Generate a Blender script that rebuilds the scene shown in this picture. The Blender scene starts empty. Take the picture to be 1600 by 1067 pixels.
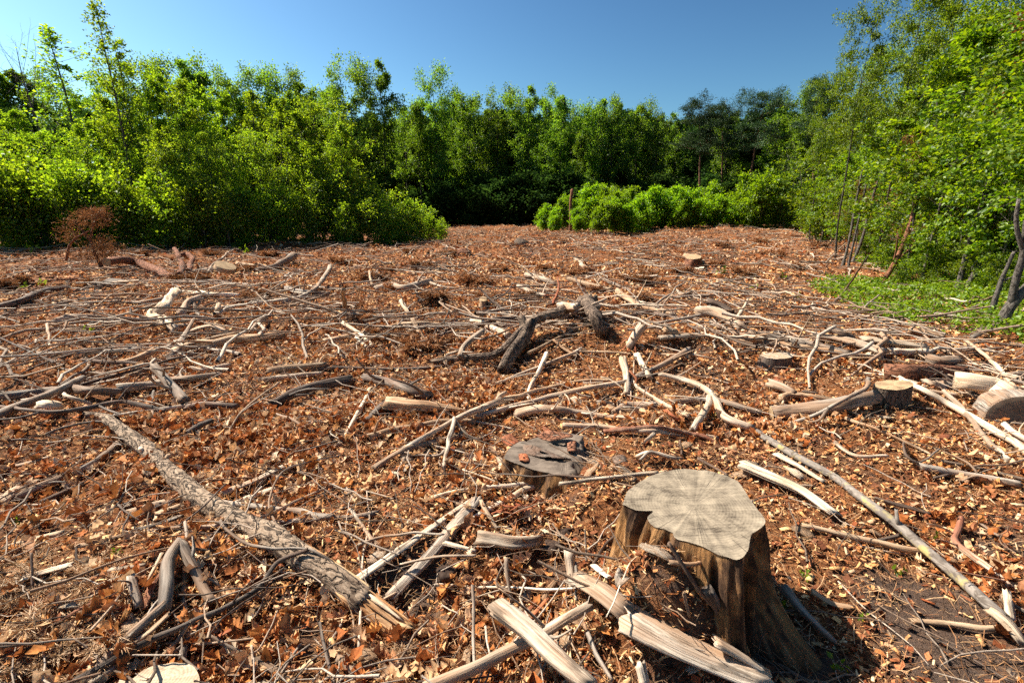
import bpy, math
import numpy as np

# ------------------------------------------------------------------ camera, sky, sun, exposure
SC = bpy.context.scene
COL = SC.collection
FPX = 800.0                       # focal length in pixels of the 1600 px wide photograph (18 mm)
PITCH = math.radians(14.3)
CAMZ = 1.65
cam_d = bpy.data.cameras.new('camera'); cam_d.lens = 18.0; cam_d.sensor_width = 36.0
cam_d.clip_start = 0.05; cam_d.clip_end = 3000
cam = bpy.data.objects.new('camera', cam_d); COL.objects.link(cam); SC.camera = cam
cam.location = (0, 0, CAMZ); cam.rotation_euler = (math.pi / 2 - PITCH, 0, 0)

SUN_AZ, SUN_EL = math.radians(-66), math.radians(48)      # azimuth clockwise from +Y
W = bpy.data.worlds.new('World'); SC.world = W; W.use_nodes = True
_n = W.node_tree.nodes
sky = _n.new('ShaderNodeTexSky'); sky.sky_type = 'NISHITA'; sky.sun_disc = False
sky.sun_elevation = SUN_EL; sky.sun_rotation = SUN_AZ % (2 * math.pi)
sky.altitude = 0; sky.air_density = 1.0; sky.dust_density = 1.2; sky.ozone_density = 1.7
_n['Background'].inputs[1].default_value = 0.068
_s = _n.new('ShaderNodeVectorMath'); _s.operation = 'MULTIPLY'; _s.inputs[1].default_value = (.425, .485, .46)       # deepen the blue evenly over the whole sky
_g = _n.new('ShaderNodeGamma'); _g.inputs[1].default_value = 1.7
W.node_tree.links.new(sky.outputs[0], _s.inputs[0]); W.node_tree.links.new(_s.outputs[0], _g.inputs[0]); W.node_tree.links.new(_g.outputs[0], _n['Background'].inputs[0])
sun_d = bpy.data.lights.new('sun', 'SUN'); sun_d.energy = 5.0; sun_d.angle = math.radians(0.53); sun_d.color = (1.0, 0.92, 0.80)
sun = bpy.data.objects.new('sun', sun_d); COL.objects.link(sun); sun.location = (-20, 10, 30)
sun.rotation_euler = (math.pi / 2 - SUN_EL, 0, math.pi - SUN_AZ)
SC.view_settings.view_transform = 'Standard'; SC.view_settings.look = 'None'
SC.view_settings.exposure = 1.2; SC.view_settings.gamma = 1.0; SC.view_settings.use_curve_mapping = False
SC.cycles.max_bounces = 7; SC.cycles.diffuse_bounces = 6; SC.cycles.glossy_bounces = 2; SC.cycles.transmission_bounces = 3
SC.cycles.use_denoising = False; SC.cycles.use_light_tree = False; SC.cycles.adaptive_threshold = .025; SC.cycles.transparent_max_bounces = 4; SC.cycles.caustics_reflective = False; SC.cycles.caustics_refractive = False

rng = np.random.default_rng(11)

# ------------------------------------------------------------------ noise and terrain
def _hash(ix, iy, seed):
    n = (ix.astype(np.int64) * 374761393 + iy.astype(np.int64) * 668265263 + seed * 982451653) & 0xffffffff
    n = ((n ^ (n >> 13)) * 1274126177) & 0xffffffff
    n = (n ^ (n >> 16)) & 0xffff
    return n / 65535.0
def vnoise(x, y, seed=0):
    x = np.asarray(x, float); y = np.asarray(y, float)
    ix = np.floor(x); iy = np.floor(y); fx = x - ix; fy = y - iy
    fx = fx * fx * (3 - 2 * fx); fy = fy * fy * (3 - 2 * fy)
    a = _hash(ix, iy, seed); b = _hash(ix + 1, iy, seed); c = _hash(ix, iy + 1, seed); d = _hash(ix + 1, iy + 1, seed)
    return (a + (b - a) * fx) * (1 - fy) + (c + (d - c) * fx) * fy
def sstep(a, b, x):
    t = np.clip((x - a) / (b - a), 0, 1); return t * t * (3 - 2 * t)
CP, SP = math.cos(PITCH), math.sin(PITCH)
def ray(px, py):
    u = (px - 800) / FPX; v = (py - 533.5) / FPX
    return np.array([u, CP - v * SP, -(SP + v * CP)])
def flat(px, py, z=0.0):
    d = ray(px, py); t = (z - CAMZ) / d[2]; return np.array([d[0] * t, d[1] * t])
MOUNDS = []                       # (x, y, amplitude, sigma x, sigma y)
for px, py, a, sx, sy in ((945, 800, .24, .15, .25), (850, 775, -.05, .25, .12), (640, 920, -.10, .22, .16),
                          (1330, 1010, -.05, .3, .25), (880, 545, .30, .95, .40), (700, 860, .07, .35, .2), (300, 900, .05, .5, .3),
                          (500, 520, .18, 1.6, .5), (1250, 545, .12, 1.6, .35), (1350, 440, -.15, 3., 1.2), (100, 440, .1, 2.5, .8),
                          (840, 395, .25, 3., 1.), (1000, 400, .2, 3., 1.2), (560, 405, .2, 3., 1.), (640, 480, .24, 1.3, .5)):
    p = flat(px, py); MOUNDS.append((p[0], p[1], a, sx, sy))
p = flat(1015, 872, .3); MOUNDS.append((p[0], p[1], .33, .17, .14)); p = flat(1085, 925, .2); MOUNDS.append((p[0], p[1], .16, .12, .10))
def hgt(x, y):
    x = np.asarray(x, float); y = np.asarray(y, float)
    d = np.hypot(x, y)
    z = .14 * (vnoise(x / 2.6 + 7, y / 2.6, 1) - .5) + .13 * (vnoise(x / .9, y / .9, 2) - .5)
    z = z + .085 * (vnoise(x / .33, y / .33, 3) - .5) + .022 * (vnoise(x / .13, y / .13, 4) - .5)
    z = z + sstep(8, 30, d) * .5 * (vnoise(x / 9, y / 9, 5) - .5)
    z = z + sstep(5, 12, d) * .30 * (vnoise(x / 1.5 + 3, y / 1.5, 6) - .5) * (vnoise(x / 5, y / 5, 7) + .3)
    for mx, my, a, sx, sy in MOUNDS:
        z = z + a * np.exp(-.5 * (((x - mx) / sx) ** 2 + ((y - my) / sy) ** 2))
    return z
_TS = np.exp(np.linspace(math.log(.9), math.log(260), 1500))
def gp(px, py, lift=0.0):
    """point of the ground (plus lift) that a pixel of the photograph looks at"""
    d = ray(px, py); X = d[0] * _TS; Y = d[1] * _TS; Z = CAMZ + d[2] * _TS
    f = Z - hgt(X, Y) - lift
    k = np.where(f < 0)[0]
    if len(k) == 0 or k[0] == 0: t = 60.
    else:
        i = k[0]; t = _TS[i - 1] + (_TS[i] - _TS[i - 1]) * f[i - 1] / (f[i - 1] - f[i])
    return np.array([d[0] * t, d[1] * t, CAMZ + d[2] * t]), t
def xat(px, y):                   # x on flat ground, at depth y, below pixel column px
    return (px - 800) / FPX * (y * CP + CAMZ * SP)
def zat(py, y):                   # height, at depth y, of pixel row py
    v = (py - 533.5) / FPX; return CAMZ - y * (SP + v * CP) / (CP - v * SP)

# ------------------------------------------------------------------ mesh helpers
def np_mesh(name, V, F, smooth=False, attr=None):
    V = np.ascontiguousarray(V, dtype=np.float32); me = bpy.data.meshes.new(name)
    Fs = F if isinstance(F, list) else [F]
    Fs = [np.asarray(f, dtype=np.int32) for f in Fs if len(f)]
    me.vertices.add(len(V)); me.vertices.foreach_set('co', V.ravel())
    nl = sum(f.size for f in Fs); npoly = sum(len(f) for f in Fs)
    me.loops.add(nl); me.loops.foreach_set('vertex_index', np.concatenate([f.ravel() for f in Fs]))
    tot = np.concatenate([np.full(len(f), f.shape[1], np.int32) for f in Fs])
    st = np.zeros(npoly, np.int32); st[1:] = np.cumsum(tot)[:-1]
    me.polygons.add(npoly); me.polygons.foreach_set('loop_start', st)
    try: me.polygons.foreach_set('loop_total', tot)
    except Exception: pass
    if smooth: me.polygons.foreach_set('use_smooth', np.ones(npoly, bool))
    me.update(calc_edges=True)
    if attr is not None:
        a = me.attributes.new('wood', 'FLOAT_VECTOR', 'POINT'); a.data.foreach_set('vector', np.ascontiguousarray(attr, dtype=np.float32).ravel())
    return me
def link(name, me, mat, parent=None, loc=(0, 0, 0)):
    o = bpy.data.objects.new(name, me); COL.objects.link(o); o.location = loc
    if parent is not None: o.parent = parent
    if me is not None and mat is not None and not me.materials: me.materials.append(mat)
    return o
def tag(o, label, cat, group=None):
    o['label'] = label; o['category'] = cat
    if group: o['group'] = group
    return o
def empty(name, loc):
    o = bpy.data.objects.new(name, None); COL.objects.link(o); o.location = loc; o.empty_display_size = .1; return o
class Acc:
    def __init__(s): s.V = []; s.Q = []; s.T = []; s.A = []; s.n = 0
    def add(s, V, Q=None, T=None, A=None):
        s.V.append(V)
        if Q is not None and len(Q): s.Q.append(np.asarray(Q) + s.n)
        if T is not None and len(T): s.T.append(np.asarray(T) + s.n)
        s.A.append(A if A is not None else V); s.n += len(V)
    def mesh(s, name, smooth=True, origin=None):
        V = np.concatenate(s.V)
        if origin is not None: V = V - np.asarray(origin)
        F = []
        if s.Q: F.append(np.concatenate(s.Q))
        if s.T: F.append(np.concatenate(s.T))
        return np_mesh(name, V, F, smooth, np.concatenate(s.A))
def crom(P, n):
    P = np.asarray(P, float)
    if len(P) == 2: return P[0] + (P[1] - P[0]) * np.linspace(0, 1, n)[:, None]
    Q = np.vstack([2 * P[0] - P[1], P, 2 * P[-1] - P[-2]])
    L = np.concatenate([[0], np.cumsum(np.linalg.norm(np.diff(P, axis=0), axis=1))])
    s = np.linspace(0, L[-1], n); k = np.clip(np.searchsorted(L, s, 'right') - 1, 0, len(P) - 2)
    t = ((s - L[k]) / np.maximum(L[k + 1] - L[k], 1e-9))[:, None]
    a, b, c, d = Q[k], Q[k + 1], Q[k + 2], Q[k + 3]
    return .5 * (2 * b + (c - a) * t + (2 * a - 5 * b + 4 * c - d) * t ** 2 + (3 * b - a - 3 * c + d) * t ** 3)
def frames(C):
    T = np.gradient(C, axis=0); T /= np.linalg.norm(T, axis=1)[:, None] + 1e-12
    s = np.cross(T[0], (0, 0, 1.)); 
    if np.linalg.norm(s) < .1: s = np.cross(T[0], (0, 1., 0))
    S = np.zeros_like(C); U = np.zeros_like(C)
    for i in range(len(C)):
        s = s - T[i] * s.dot(T[i]); s = s / (np.linalg.norm(s) + 1e-12); S[i] = s; U[i] = np.cross(s, T[i])
    return T, S, U
def tube(C, R, sides=8, jit=.12, flat=1.0, ragged=0.0, seed=0, rough=0.0, caps=True, facet=0.):
    """a tube round the centre line C; returns verts, quads, tris and the straightened coordinates that wood grain uses"""
    C = np.asarray(C, float); R = np.broadcast_to(np.asarray(R, float), (len(C),)); n = len(C)
    r = np.random.default_rng(seed + 991)
    T, S, U = frames(C)
    th = np.linspace(0, 2 * np.pi, sides, endpoint=False) + r.random() * 6
    s = np.concatenate([[0], np.cumsum(np.linalg.norm(np.diff(C, axis=0), axis=1))])
    rm = max(R.mean(), 1e-4)
    # lumps along and around, ridges that run lengthwise
    nz = vnoise(np.cos(th)[None] * 1.2 + 5 + seed % 17 + s[:, None] / (rm * 5), np.sin(th)[None] * 1.2 + 9 + s[:, None] / (rm * 9), seed) - .5
    rd = vnoise(th[None] * 2.2 + s[:, None] * .6, np.full((n, sides), seed * 1.7 % 31) + s[:, None] / (rm * 14), seed + 3) - .5
    rad = R[:, None] * (1 + 2 * jit * nz + 1.6 * jit * rd)
    if rough: rad = rad * (1 + rough * (vnoise(th[None] * 5 + s[:, None] * 3, s[:, None] / (rm * .8) + th[None], seed + 5) - .5))
    if facet: rad = rad * (1 + facet * np.abs(np.sin(th * 2 + seed))[None] - facet * .5)
    off = S[:, None, :] * (np.cos(th)[None] * rad)[..., None] + U[:, None, :] * (np.sin(th)[None] * rad * flat)[..., None]
    V = C[:, None, :] + off
    if ragged:
        for e, sg in ((0, -1), (n - 1, 1)):
            V[e] += T[e][None] * (sg * ragged * r.random(sides) ** 1.5)[:, None]
    A = np.stack([np.cos(th)[None] * rad, np.sin(th)[None] * rad, np.broadcast_to(s[:, None], rad.shape)], -1)
    i = np.arange(n - 1)[:, None] * sides; j = np.arange(sides)[None]; k = (j + 1) % sides
    Q = np.stack([i + j, i + k, i + sides + k, i + sides + j], -1).reshape(-1, 4)
    V = V.reshape(-1, 3); A = A.reshape(-1, 3); tr = []
    if caps:
        c0 = len(V); V = np.vstack([V, C[0] - T[0] * ragged * .1, C[-1] + T[-1] * ragged * .1]); A = np.vstack([A, (0, 0, s[0]), (0, 0, s[-1])])
        a = np.arange(sides); b = (a + 1) % sides; m = (n - 1) * sides
        tr = np.concatenate([np.stack([np.full(sides, c0), b, a], 1), np.stack([np.full(sides, c0 + 1), m + a, m + b], 1)])
    return V, Q, np.asarray(tr), A

# ------------------------------------------------------------------ materials
def new_mat(name):
    m = bpy.data.materials.new(name); m.use_nodes = True; m.node_tree.nodes.clear(); return m, m.node_tree
class NB:
    def __init__(s, nt): s.nt = nt
    def n(s, t, **k):
        nd = s.nt.nodes.new(t)
        for a, b in k.items():
            if a.startswith('_'): setattr(nd, a[1:], b)
        return nd
    def l(s, a, b): s.nt.links.new(a, b)
    def ramp(s, fac, stops, interp='LINEAR'):
        r = s.nt.nodes.new('ShaderNodeValToRGB'); r.color_ramp.interpolation = interp; e = r.color_ramp.elements
        while len(e) < len(stops): e.new(.5)
        for q, (p, c) in zip(e, stops): q.position = p; q.color = (*c, 1) if len(c) == 3 else c
        s.l(fac, r.inputs[0]); return r.outputs[0]
    def noise(s, vec, scale, detail=4, rough=.6, dist=0.):
        t = s.nt.nodes.new('ShaderNodeTexNoise'); t.inputs['Scale'].default_value = scale; t.inputs['Detail'].default_value = detail
        t.inputs['Roughness'].default_value = rough; t.inputs['Distortion'].default_value = dist
        if vec is not None: s.l(vec, t.inputs['Vector'])
        return t.outputs['Fac']
    def mapping(s, vec, scale=(1, 1, 1), loc=(0, 0, 0), rot=(0, 0, 0)):
        m = s.nt.nodes.new('ShaderNodeMapping'); m.inputs['Scale'].default_value = scale; m.inputs['Location'].default_value = loc
        m.inputs['Rotation'].default_value = rot; s.l(vec, m.inputs['Vector']); return m.outputs[0]
    def mix(s, fac, a, b, mode='MIX'):
        m = s.nt.nodes.new('ShaderNodeMix'); m.data_type = 'RGBA'; m.blend_type = mode
        for sock, v in ((m.inputs[0], fac), (m.inputs[6], a), (m.inputs[7], b)):
            if hasattr(v, 'is_output'): s.l(v, sock)
            elif isinstance(v, (int, float)): sock.default_value = v
            else: sock.default_value = (*v, 1)
        return m.outputs[2]
    def math(s, op, a, b=0.):
        m = s.nt.nodes.new('ShaderNodeMath'); m.operation = op
        for sock, v in ((m.inputs[0], a), (m.inputs[1], b)):
            if hasattr(v, 'is_output'): s.l(v, sock)
            else: sock.default_value = v
        return m.outputs[0]
    def bump(s, h, strength, dist=.01):
        b = s.nt.nodes.new('ShaderNodeBump'); b.inputs['Strength'].default_value = strength; b.inputs['Distance'].default_value = dist
        s.l(h, b.inputs['Height']); return b.outputs[0]
    def out(s, col, rough=.85, normal=None, spec=.25):
        p = s.nt.nodes.new('ShaderNodeBsdfPrincipled'); o = s.nt.nodes.new('ShaderNodeOutputMaterial')
        if hasattr(col, 'is_output'): s.l(col, p.inputs['Base Color'])
        else: p.inputs['Base Color'].default_value = (*col, 1)
        p.inputs['Roughness'].default_value = rough; p.inputs['Specular IOR Level'].default_value = spec
        if normal is not None: s.l(normal, p.inputs['Normal'])
        s.l(p.outputs[0], o.inputs[0]); return p
def wood_vec(b):
    at = b.n('ShaderNodeAttribute'); at.attribute_name = 'wood'
    oi = b.n('ShaderNodeObjectInfo'); mul = b.math('MULTIPLY', oi.outputs['Random'], 37.)
    v = b.n('ShaderNodeVectorMath'); v.operation = 'ADD'; cmb = b.n('ShaderNodeCombineXYZ')
    for i in range(3): b.l(mul, cmb.inputs[i])
    b.l(at.outputs['Vector'], v.inputs[0]); b.l(cmb.outputs[0], v.inputs[1])
    return v.outputs[0], oi.outputs['Random'], at.outputs['Vector']
def wood_mat(name, dark, mid, light, stain=None, stain_amt=.5, grain=70, bump=.9, bd=.006):
    m, nt = new_mat(name); b = NB(nt); v, rnd, raw = wood_vec(b)
    g = b.noise(b.mapping(v, (grain, grain, grain * .05)), 1.0, 5, .65)
    big = b.noise(b.mapping(v, (9, 9, 2.2)), 1.0, 3, .55)
    c = b.ramp(g, [(.34, dark), (.47, mid), (.60, light)])
    if stain is not None: c = b.mix(b.math('MULTIPLY', b.ramp(big, [(.40, (0, 0, 0)), (.58, (1, 1, 1))]), stain_amt), c, stain)
    dk = b.noise(b.mapping(v, (26, 26, 6)), 1., 4, .65); c = b.mix(b.math('MULTIPLY', b.ramp(dk, [(.56, (0, 0, 0)), (.66, (1, 1, 1))]), .7), c, tuple(q * .45 for q in dark))
    hs = b.n('ShaderNodeHueSaturation'); b.l(c, hs.inputs['Color'])
    b.l(b.math('ADD', b.math('MULTIPLY', rnd, .5), .72), hs.inputs['Value'])
    crack = b.noise(b.mapping(v, (grain * 1.6, grain * 1.6, grain * .035)), 1.0, 3, .5)
    ck = b.ramp(crack, [(.28, (.25, .2, .16)), (.4, (1, 1, 1))])
    c = b.mix(1.0, hs.outputs[0], ck, 'MULTIPLY')
    b.out(c, .82, b.bump(b.math('ADD', g, b.math('MULTIPLY', crack, .8)), bump, bd)); return m
def bark_mat(name, dark, mid, light, scale=26, stretch=.3, bump=.9, bd=.012, spots=None):
    m, nt = new_mat(name); b = NB(nt); v, rnd, raw = wood_vec(b)
    vo = b.n('ShaderNodeTexVoronoi'); vo.feature = 'DISTANCE_TO_EDGE'; vo.inputs['Scale'].default_value = 1.0
    wob = b.noise(b.mapping(v, (30, 30, 12)), 1., 3, .6)
    vm = b.n('ShaderNodeVectorMath'); vm.operation = 'ADD'; cmb = b.n('ShaderNodeCombineXYZ'); b.l(b.math('MULTIPLY', wob, 1.1), cmb.inputs[0]); b.l(b.math('MULTIPLY', wob, .7), cmb.inputs[1])
    b.l(b.mapping(v, (scale, scale, scale * stretch)), vm.inputs[0]); b.l(cmb.outputs[0], vm.inputs[1]); b.l(vm.outputs[0], vo.inputs['Vector'])
    rn = b.noise(b.mapping(v, (scale * .8, scale * .8, scale * stretch * .9)), 1., 3, .55, .8); rg = b.math('ABSOLUTE', b.math('SUBTRACT', rn, .5))
    edge = b.ramp(b.math('ADD', rg, b.math('MULTIPLY', vo.outputs['Distance'], .05)), [(.004, (0, 0, 0)), (.055, (1, 1, 1))])
    fine = b.noise(b.mapping(v, (70, 70, 30)), 1., 5, .7)
    c = b.mix(edge, dark, b.ramp(fine, [(.25, tuple(.35 * x + .65 * y for x, y in zip(dark, mid))), (.42, mid), (.66, light)]))
    if spots is not None:
        sp = b.noise(b.mapping(v, (14, 14, 9)), 1., 3, .6); c = b.mix(b.ramp(sp, [(.56, (0, 0, 0)), (.66, (1, 1, 1))]), c, spots)
    hs = b.n('ShaderNodeHueSaturation'); b.l(c, hs.inputs['Color']); b.l(b.math('ADD', b.math('MULTIPLY', rnd, .35), .8), hs.inputs['Value'])
    b.out(hs.outputs[0], .9, b.bump(b.math('ADD', edge, b.math('MULTIPLY', fine, .6)), bump, bd)); return m
def cut_mat(name, dark, light, freq=600., saw=0., rw=.13):
    """sawn end grain: growth rings round the pith, radial cracks, saw marks"""
    m, nt = new_mat(name); b = NB(nt); v, rnd, raw = wood_vec(b)
    sx = b.n('ShaderNodeSeparateXYZ'); b.l(raw, sx.inputs[0])
    cx = b.n('ShaderNodeCombineXYZ'); b.l(sx.outputs[0], cx.inputs[0]); b.l(sx.outputs[1], cx.inputs[1])
    ln = b.n('ShaderNodeVectorMath'); ln.operation = 'LENGTH'; b.l(cx.outputs[0], ln.inputs[0])
    wob = b.noise(b.mapping(raw, (9, 9, 0)), 1., 3, .5)
    ph = b.math('ADD', b.math('MULTIPLY', ln.outputs['Value'], freq), b.math('MULTIPLY', wob, 7.))
    ring = b.math('ADD', b.math('MULTIPLY', b.math('SINE', ph), .5), .5)
    blot = b.noise(b.mapping(v, (11, 11, 3)), 1., 4, .6)
    fine = b.noise(b.mapping(v, (150, 150, 20)), 1., 3, .6)
    f = b.math('ADD', b.math('MULTIPLY', ring, rw), b.math('ADD', b.math('MULTIPLY', blot, .85), b.math('MULTIPLY', fine, .32)))
    h = b.math('MULTIPLY', ring, rw * .5)
    if saw:
        sm = b.noise(b.mapping(raw, (saw * .035, saw, 0), rot=(0, 0, math.radians(64))), 1., 3, .6)
        f = b.math('ADD', f, b.math('MULTIPLY', b.math('SUBTRACT', sm, .5), .38)); h = b.math('ADD', h, b.math('MULTIPLY', sm, 1.1))
    c = b.ramp(f, [(.38, dark), (.6, tuple((x + y) / 2 for x, y in zip(dark, light))), (.84, light)])
    nv = b.n('ShaderNodeVectorMath'); nv.operation = 'NORMALIZE'; b.l(cx.outputs[0], nv.inputs[0])
    rc = b.math('ABSOLUTE', b.math('SUBTRACT', b.noise(b.mapping(nv.outputs[0], (5, 5, 5)), 1., 4, .7), .5)); rc = b.math('ADD', rc, b.math('MULTIPLY', b.noise(b.mapping(raw, (14, 14, 1)), 1., 2, .5), .05))
    c = b.mix(b.ramp(rc, [(.022, (.75, .75, .75)), (.034, (0, 0, 0))]), c, tuple(q * .3 for q in dark))
    b.out(c, .85, b.bump(h, .55, .003)); return m
def leaf_mat(name, cols, trans, tmix=.42, vary=.2, gloss=.025, hue=.018):
    """thin leaf: reflects one colour, lets a yellower one through; each leaf and each plant differs a little"""
    m, nt = new_mat(name); b = NB(nt)
    ge = b.n('ShaderNodeNewGeometry'); oi = b.n('ShaderNodeObjectInfo')
    r = ge.outputs['Random Per Island']
    k = len(cols); c = b.ramp(r, [((i + .5) / k, q) for i, q in enumerate(cols)])
    hs = b.n('ShaderNodeHueSaturation'); b.l(c, hs.inputs['Color'])
    b.l(b.math('ADD', b.math('MULTIPLY', oi.outputs['Random'], vary * 2), 1 - vary), hs.inputs['Value'])
    b.l(b.math('ADD', b.math('MULTIPLY', oi.outputs['Random'], hue), .5 - hue / 2), hs.inputs['Hue'])
    d = b.n('ShaderNodeBsdfDiffuse'); t = b.n('ShaderNodeBsdfTranslucent'); g = b.n('ShaderNodeBsdfGlossy'); g.inputs['Roughness'].default_value = .45
    b.l(hs.outputs[0], d.inputs[0]); tc = b.mix(1., hs.outputs[0], trans, 'MULTIPLY'); b.l(tc, t.inputs[0])
    g.inputs[0].default_value = (.8, .85, .8, 1)
    m1 = b.n('ShaderNodeMixShader'); m1.inputs[0].default_value = tmix; b.l(d.outputs[0], m1.inputs[1]); b.l(t.outputs[0], m1.inputs[2])
    m2 = b.n('ShaderNodeMixShader'); m2.inputs[0].default_value = gloss; b.l(m1.outputs[0], m2.inputs[1]); b.l(g.outputs[0], m2.inputs[2])
    o = b.n('ShaderNodeOutputMaterial'); b.l(m2.outputs[0], o.inputs[0]); return m
def piece_mat(name, cols, rough=.85, tex=90, translucent=0.):
    """litter pieces: one colour drawn for each piece, mottled"""
    m, nt = new_mat(name); b = NB(nt); ge = b.n('ShaderNodeNewGeometry'); oi = b.n('ShaderNodeObjectInfo')
    r = b.math('FRACT', b.math('ADD', ge.outputs['Random Per Island'], b.math('MULTIPLY', oi.outputs['Random'], 7.3)))
    k = len(cols); c = b.ramp(r, [((i + .5) / k, q) for i, q in enumerate(cols)])
    tc = b.n('ShaderNodeTexCoord'); nz = b.noise(tc.outputs['Object'], tex, 4, .65)
    c = b.mix(1., c, b.ramp(nz, [(.3, (.55, .5, .45)), (.6, (1.15, 1.12, 1.1))]), 'MULTIPLY')
    p = b.out(c, rough, b.bump(nz, .4, .004), .08)
    if translucent:
        o = [n for n in nt.nodes if n.type == 'OUTPUT_MATERIAL'][0]; t = b.n('ShaderNodeBsdfTranslucent'); b.l(c, t.inputs[0])
        mx = b.n('ShaderNodeMixShader'); mx.inputs[0].default_value = translucent; b.l(p.outputs[0], mx.inputs[1]); b.l(t.outputs[0], mx.inputs[2]); b.l(mx.outputs[0], o.inputs[0])
    return m
M = {}
M['grey'] = wood_mat('weathered_grey_wood', (.085, .066, .052), (.215, .175, .14), (.40, .335, .27), (.26, .15, .085), .75)
M['pale'] = wood_mat('bleached_wood', (.20, .145, .10), (.44, .345, .255), (.64, .53, .41), (.36, .21, .12), .75)
M['white'] = wood_mat('fresh_split_wood', (.32, .23, .15), (.58, .46, .34), (.74, .63, .49), (.48, .3, .16), .6)
M['tan'] = wood_mat('tan_wood', (.17, .10, .06), (.38, .25, .15), (.56, .41, .27), (.30, .14, .06), .5)
M['torn'] = wood_mat('torn_orange_wood', (.22, .10, .04), (.52, .29, .12), (.72, .50, .28), (.40, .15, .05), .6)
M['dark'] = wood_mat('dark_dead_wood', (.035, .026, .02), (.10, .075, .058), (.21, .165, .13), (.16, .08, .045), .5)
M['red'] = wood_mat('red_rotten_wood', (.09, .022, .01), (.27, .065, .025), (.45, .15, .06), (.30, .14, .07), .4)
M['barklog'] = bark_mat('fissured_pale_bark', (.045, .03, .02), (.25, .17, .11), (.50, .37, .26), 27, .42, 1., .010, (.085, .052, .033))
M['redpale'] = wood_mat('pale_wood_with_red_rot', (.16, .07, .04), (.40, .24, .15), (.56, .42, .30), (.27, .075, .035), .8, bump=.9)
M['bark'] = bark_mat('dark_bark', (.022, .014, .009), (.10, .068, .047), (.25, .185, .14), 26, .5)
M['twistbark'] = bark_mat('scaly_brown_bark', (.022, .014, .009), (.11, .072, .048), (.26, .185, .135), 30, .5, 1., .015, (.34, .24, .165))
M['pole'] = bark_mat('grey_lichen_bark', (.09, .07, .055), (.17, .14, .115), (.26, .22, .185), 16, .5, .35, .004, (.34, .27, .11))
M['redbark'] = bark_mat('red_pine_bark', (.05, .018, .01), (.2, .075, .035), (.36, .17, .1), 24, .4)
M['cut'] = cut_mat('sawn_end_tan', (.15, .085, .045), (.52, .36, .2))
M['stumpcut'] = cut_mat('sawn_stump_top', (.06, .044, .03), (.38, .305, .215), 500., 75., .06)
M['freshcut'] = cut_mat('fresh_pale_cut', (.22, .14, .08), (.58, .46, .32), 500., 60., .12)
M['oldcut'] = cut_mat('old_sawn_top', (.045, .032, .024), (.24, .185, .14), 900., 60., .03)
M['facecut'] = cut_mat('sawn_face_brown', (.13, .085, .055), (.26, .18, .12), 500.)

# ------------------------------------------------------------------ ground
def ground_material():
    m, nt = new_mat('forest_soil'); b = NB(nt); tc = b.n('ShaderNodeTexCoord'); P = tc.outputs['Object']
    big = b.noise(P, .7, 4, .6); mid = b.noise(P, 5., 5, .65); fine = b.noise(P, 45., 6, .75); grit = b.noise(P, 210., 3, .7)
    st = b.noise(b.mapping(P, (14, 60, 20), rot=(0, 0, .5)), 1., 5, .7, .4)
    st2 = b.noise(b.mapping(P, (60, 16, 20), rot=(0, 0, .9)), 1., 5, .7, .4)
    c = b.ramp(fine, [(.3, (.035, .016, .008)), (.45, (.14, .055, .023)), (.58, (.30, .12, .045)), (.74, (.48, .25, .11))])
    c2 = b.ramp(st, [(.36, (.05, .02, .009)), (.52, (.24, .09, .034)), (.68, (.50, .28, .13))])
    c = b.mix(b.ramp(st2, [(.42, (0, 0, 0)), (.58, (1, 1, 1))]), c, c2)
    soil = b.ramp(grit, [(.3, (.03, .022, .018)), (.55, (.095, .075, .062)), (.78, (.20, .165, .14))])
    f = b.ramp(b.math('ADD', b.math('MULTIPLY', big, .6), b.math('MULTIPLY', mid, .4)), [(.5, (0, 0, 0)), (.6, (1, 1, 1))])
    # bare grey sandy soil: by the grey pole, at the left edge of the clearing
    sp = b.n('ShaderNodeSeparateXYZ'); b.l(P, sp.inputs[0])
    def spot(x, y, r):
        d = b.n('ShaderNodeVectorMath'); d.operation = 'DISTANCE'; cm = b.n('ShaderNodeCombineXYZ'); b.l(sp.outputs[0], cm.inputs[0]); b.l(sp.outputs[1], cm.inputs[1])
        b.l(cm.outputs[0], d.inputs[0]); d.inputs[1].default_value = (x, y, 0)
        q = b.math('ADD', b.math('DIVIDE', d.outputs['Value'], r), b.math('MULTIPLY', b.math('SUBTRACT', mid, .5), 1.6))
        return b.ramp(q, [(.55, (1, 1, 1)), (1., (0, 0, 0))])
    k = f
    for px, py, r in ((1470, 960, .42), (1560, 1040, .5), (90, 470, 1.3), (640, 900, .3), (1250, 1010, .3), (1080, 900, .25)):
        x, y = flat(px, py); k = b.math('MAXIMUM', k, spot(x, y, r))
    c = b.mix(b.math('MULTIPLY', k, .8), c, soil)
    h = b.math('ADD', fine, b.math('ADD', b.math('MULTIPLY', st, .6), b.math('MULTIPLY', grit, .3)))
    b.out(c, .95, b.bump(h, 1., .02), .1); return m
def warp(lo, hi, n, s0, k):
    """spacing that starts at s0 and grows by k"""
    a = [0.]; s = s0
    while a[-1] < hi: a.append(a[-1] + s); s = min(s * k, 12.) if a[-1] > lo else s
    return np.array(a)
ys = warp(3.0, 300, 0, .028, 1.028); ys = np.concatenate([-warp(1., 40, 0, .12, 1.25)[:0:-1], ys]) + .5
xp = warp(2.2, 320, 0, .032, 1.035); xs = np.concatenate([-xp[:0:-1], xp])
GX, GY = np.meshgrid(xs, ys); GZ = hgt(GX, GY)
gv = np.stack([GX.ravel(), GY.ravel(), GZ.ravel()], 1); ny, nx = GX.shape
i = np.arange(ny - 1)[:, None] * nx; j = np.arange(nx - 1)[None]
gq = np.stack([i + j, i + j + 1, i + nx + j + 1, i + nx + j], -1).reshape(-1, 4)
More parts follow.
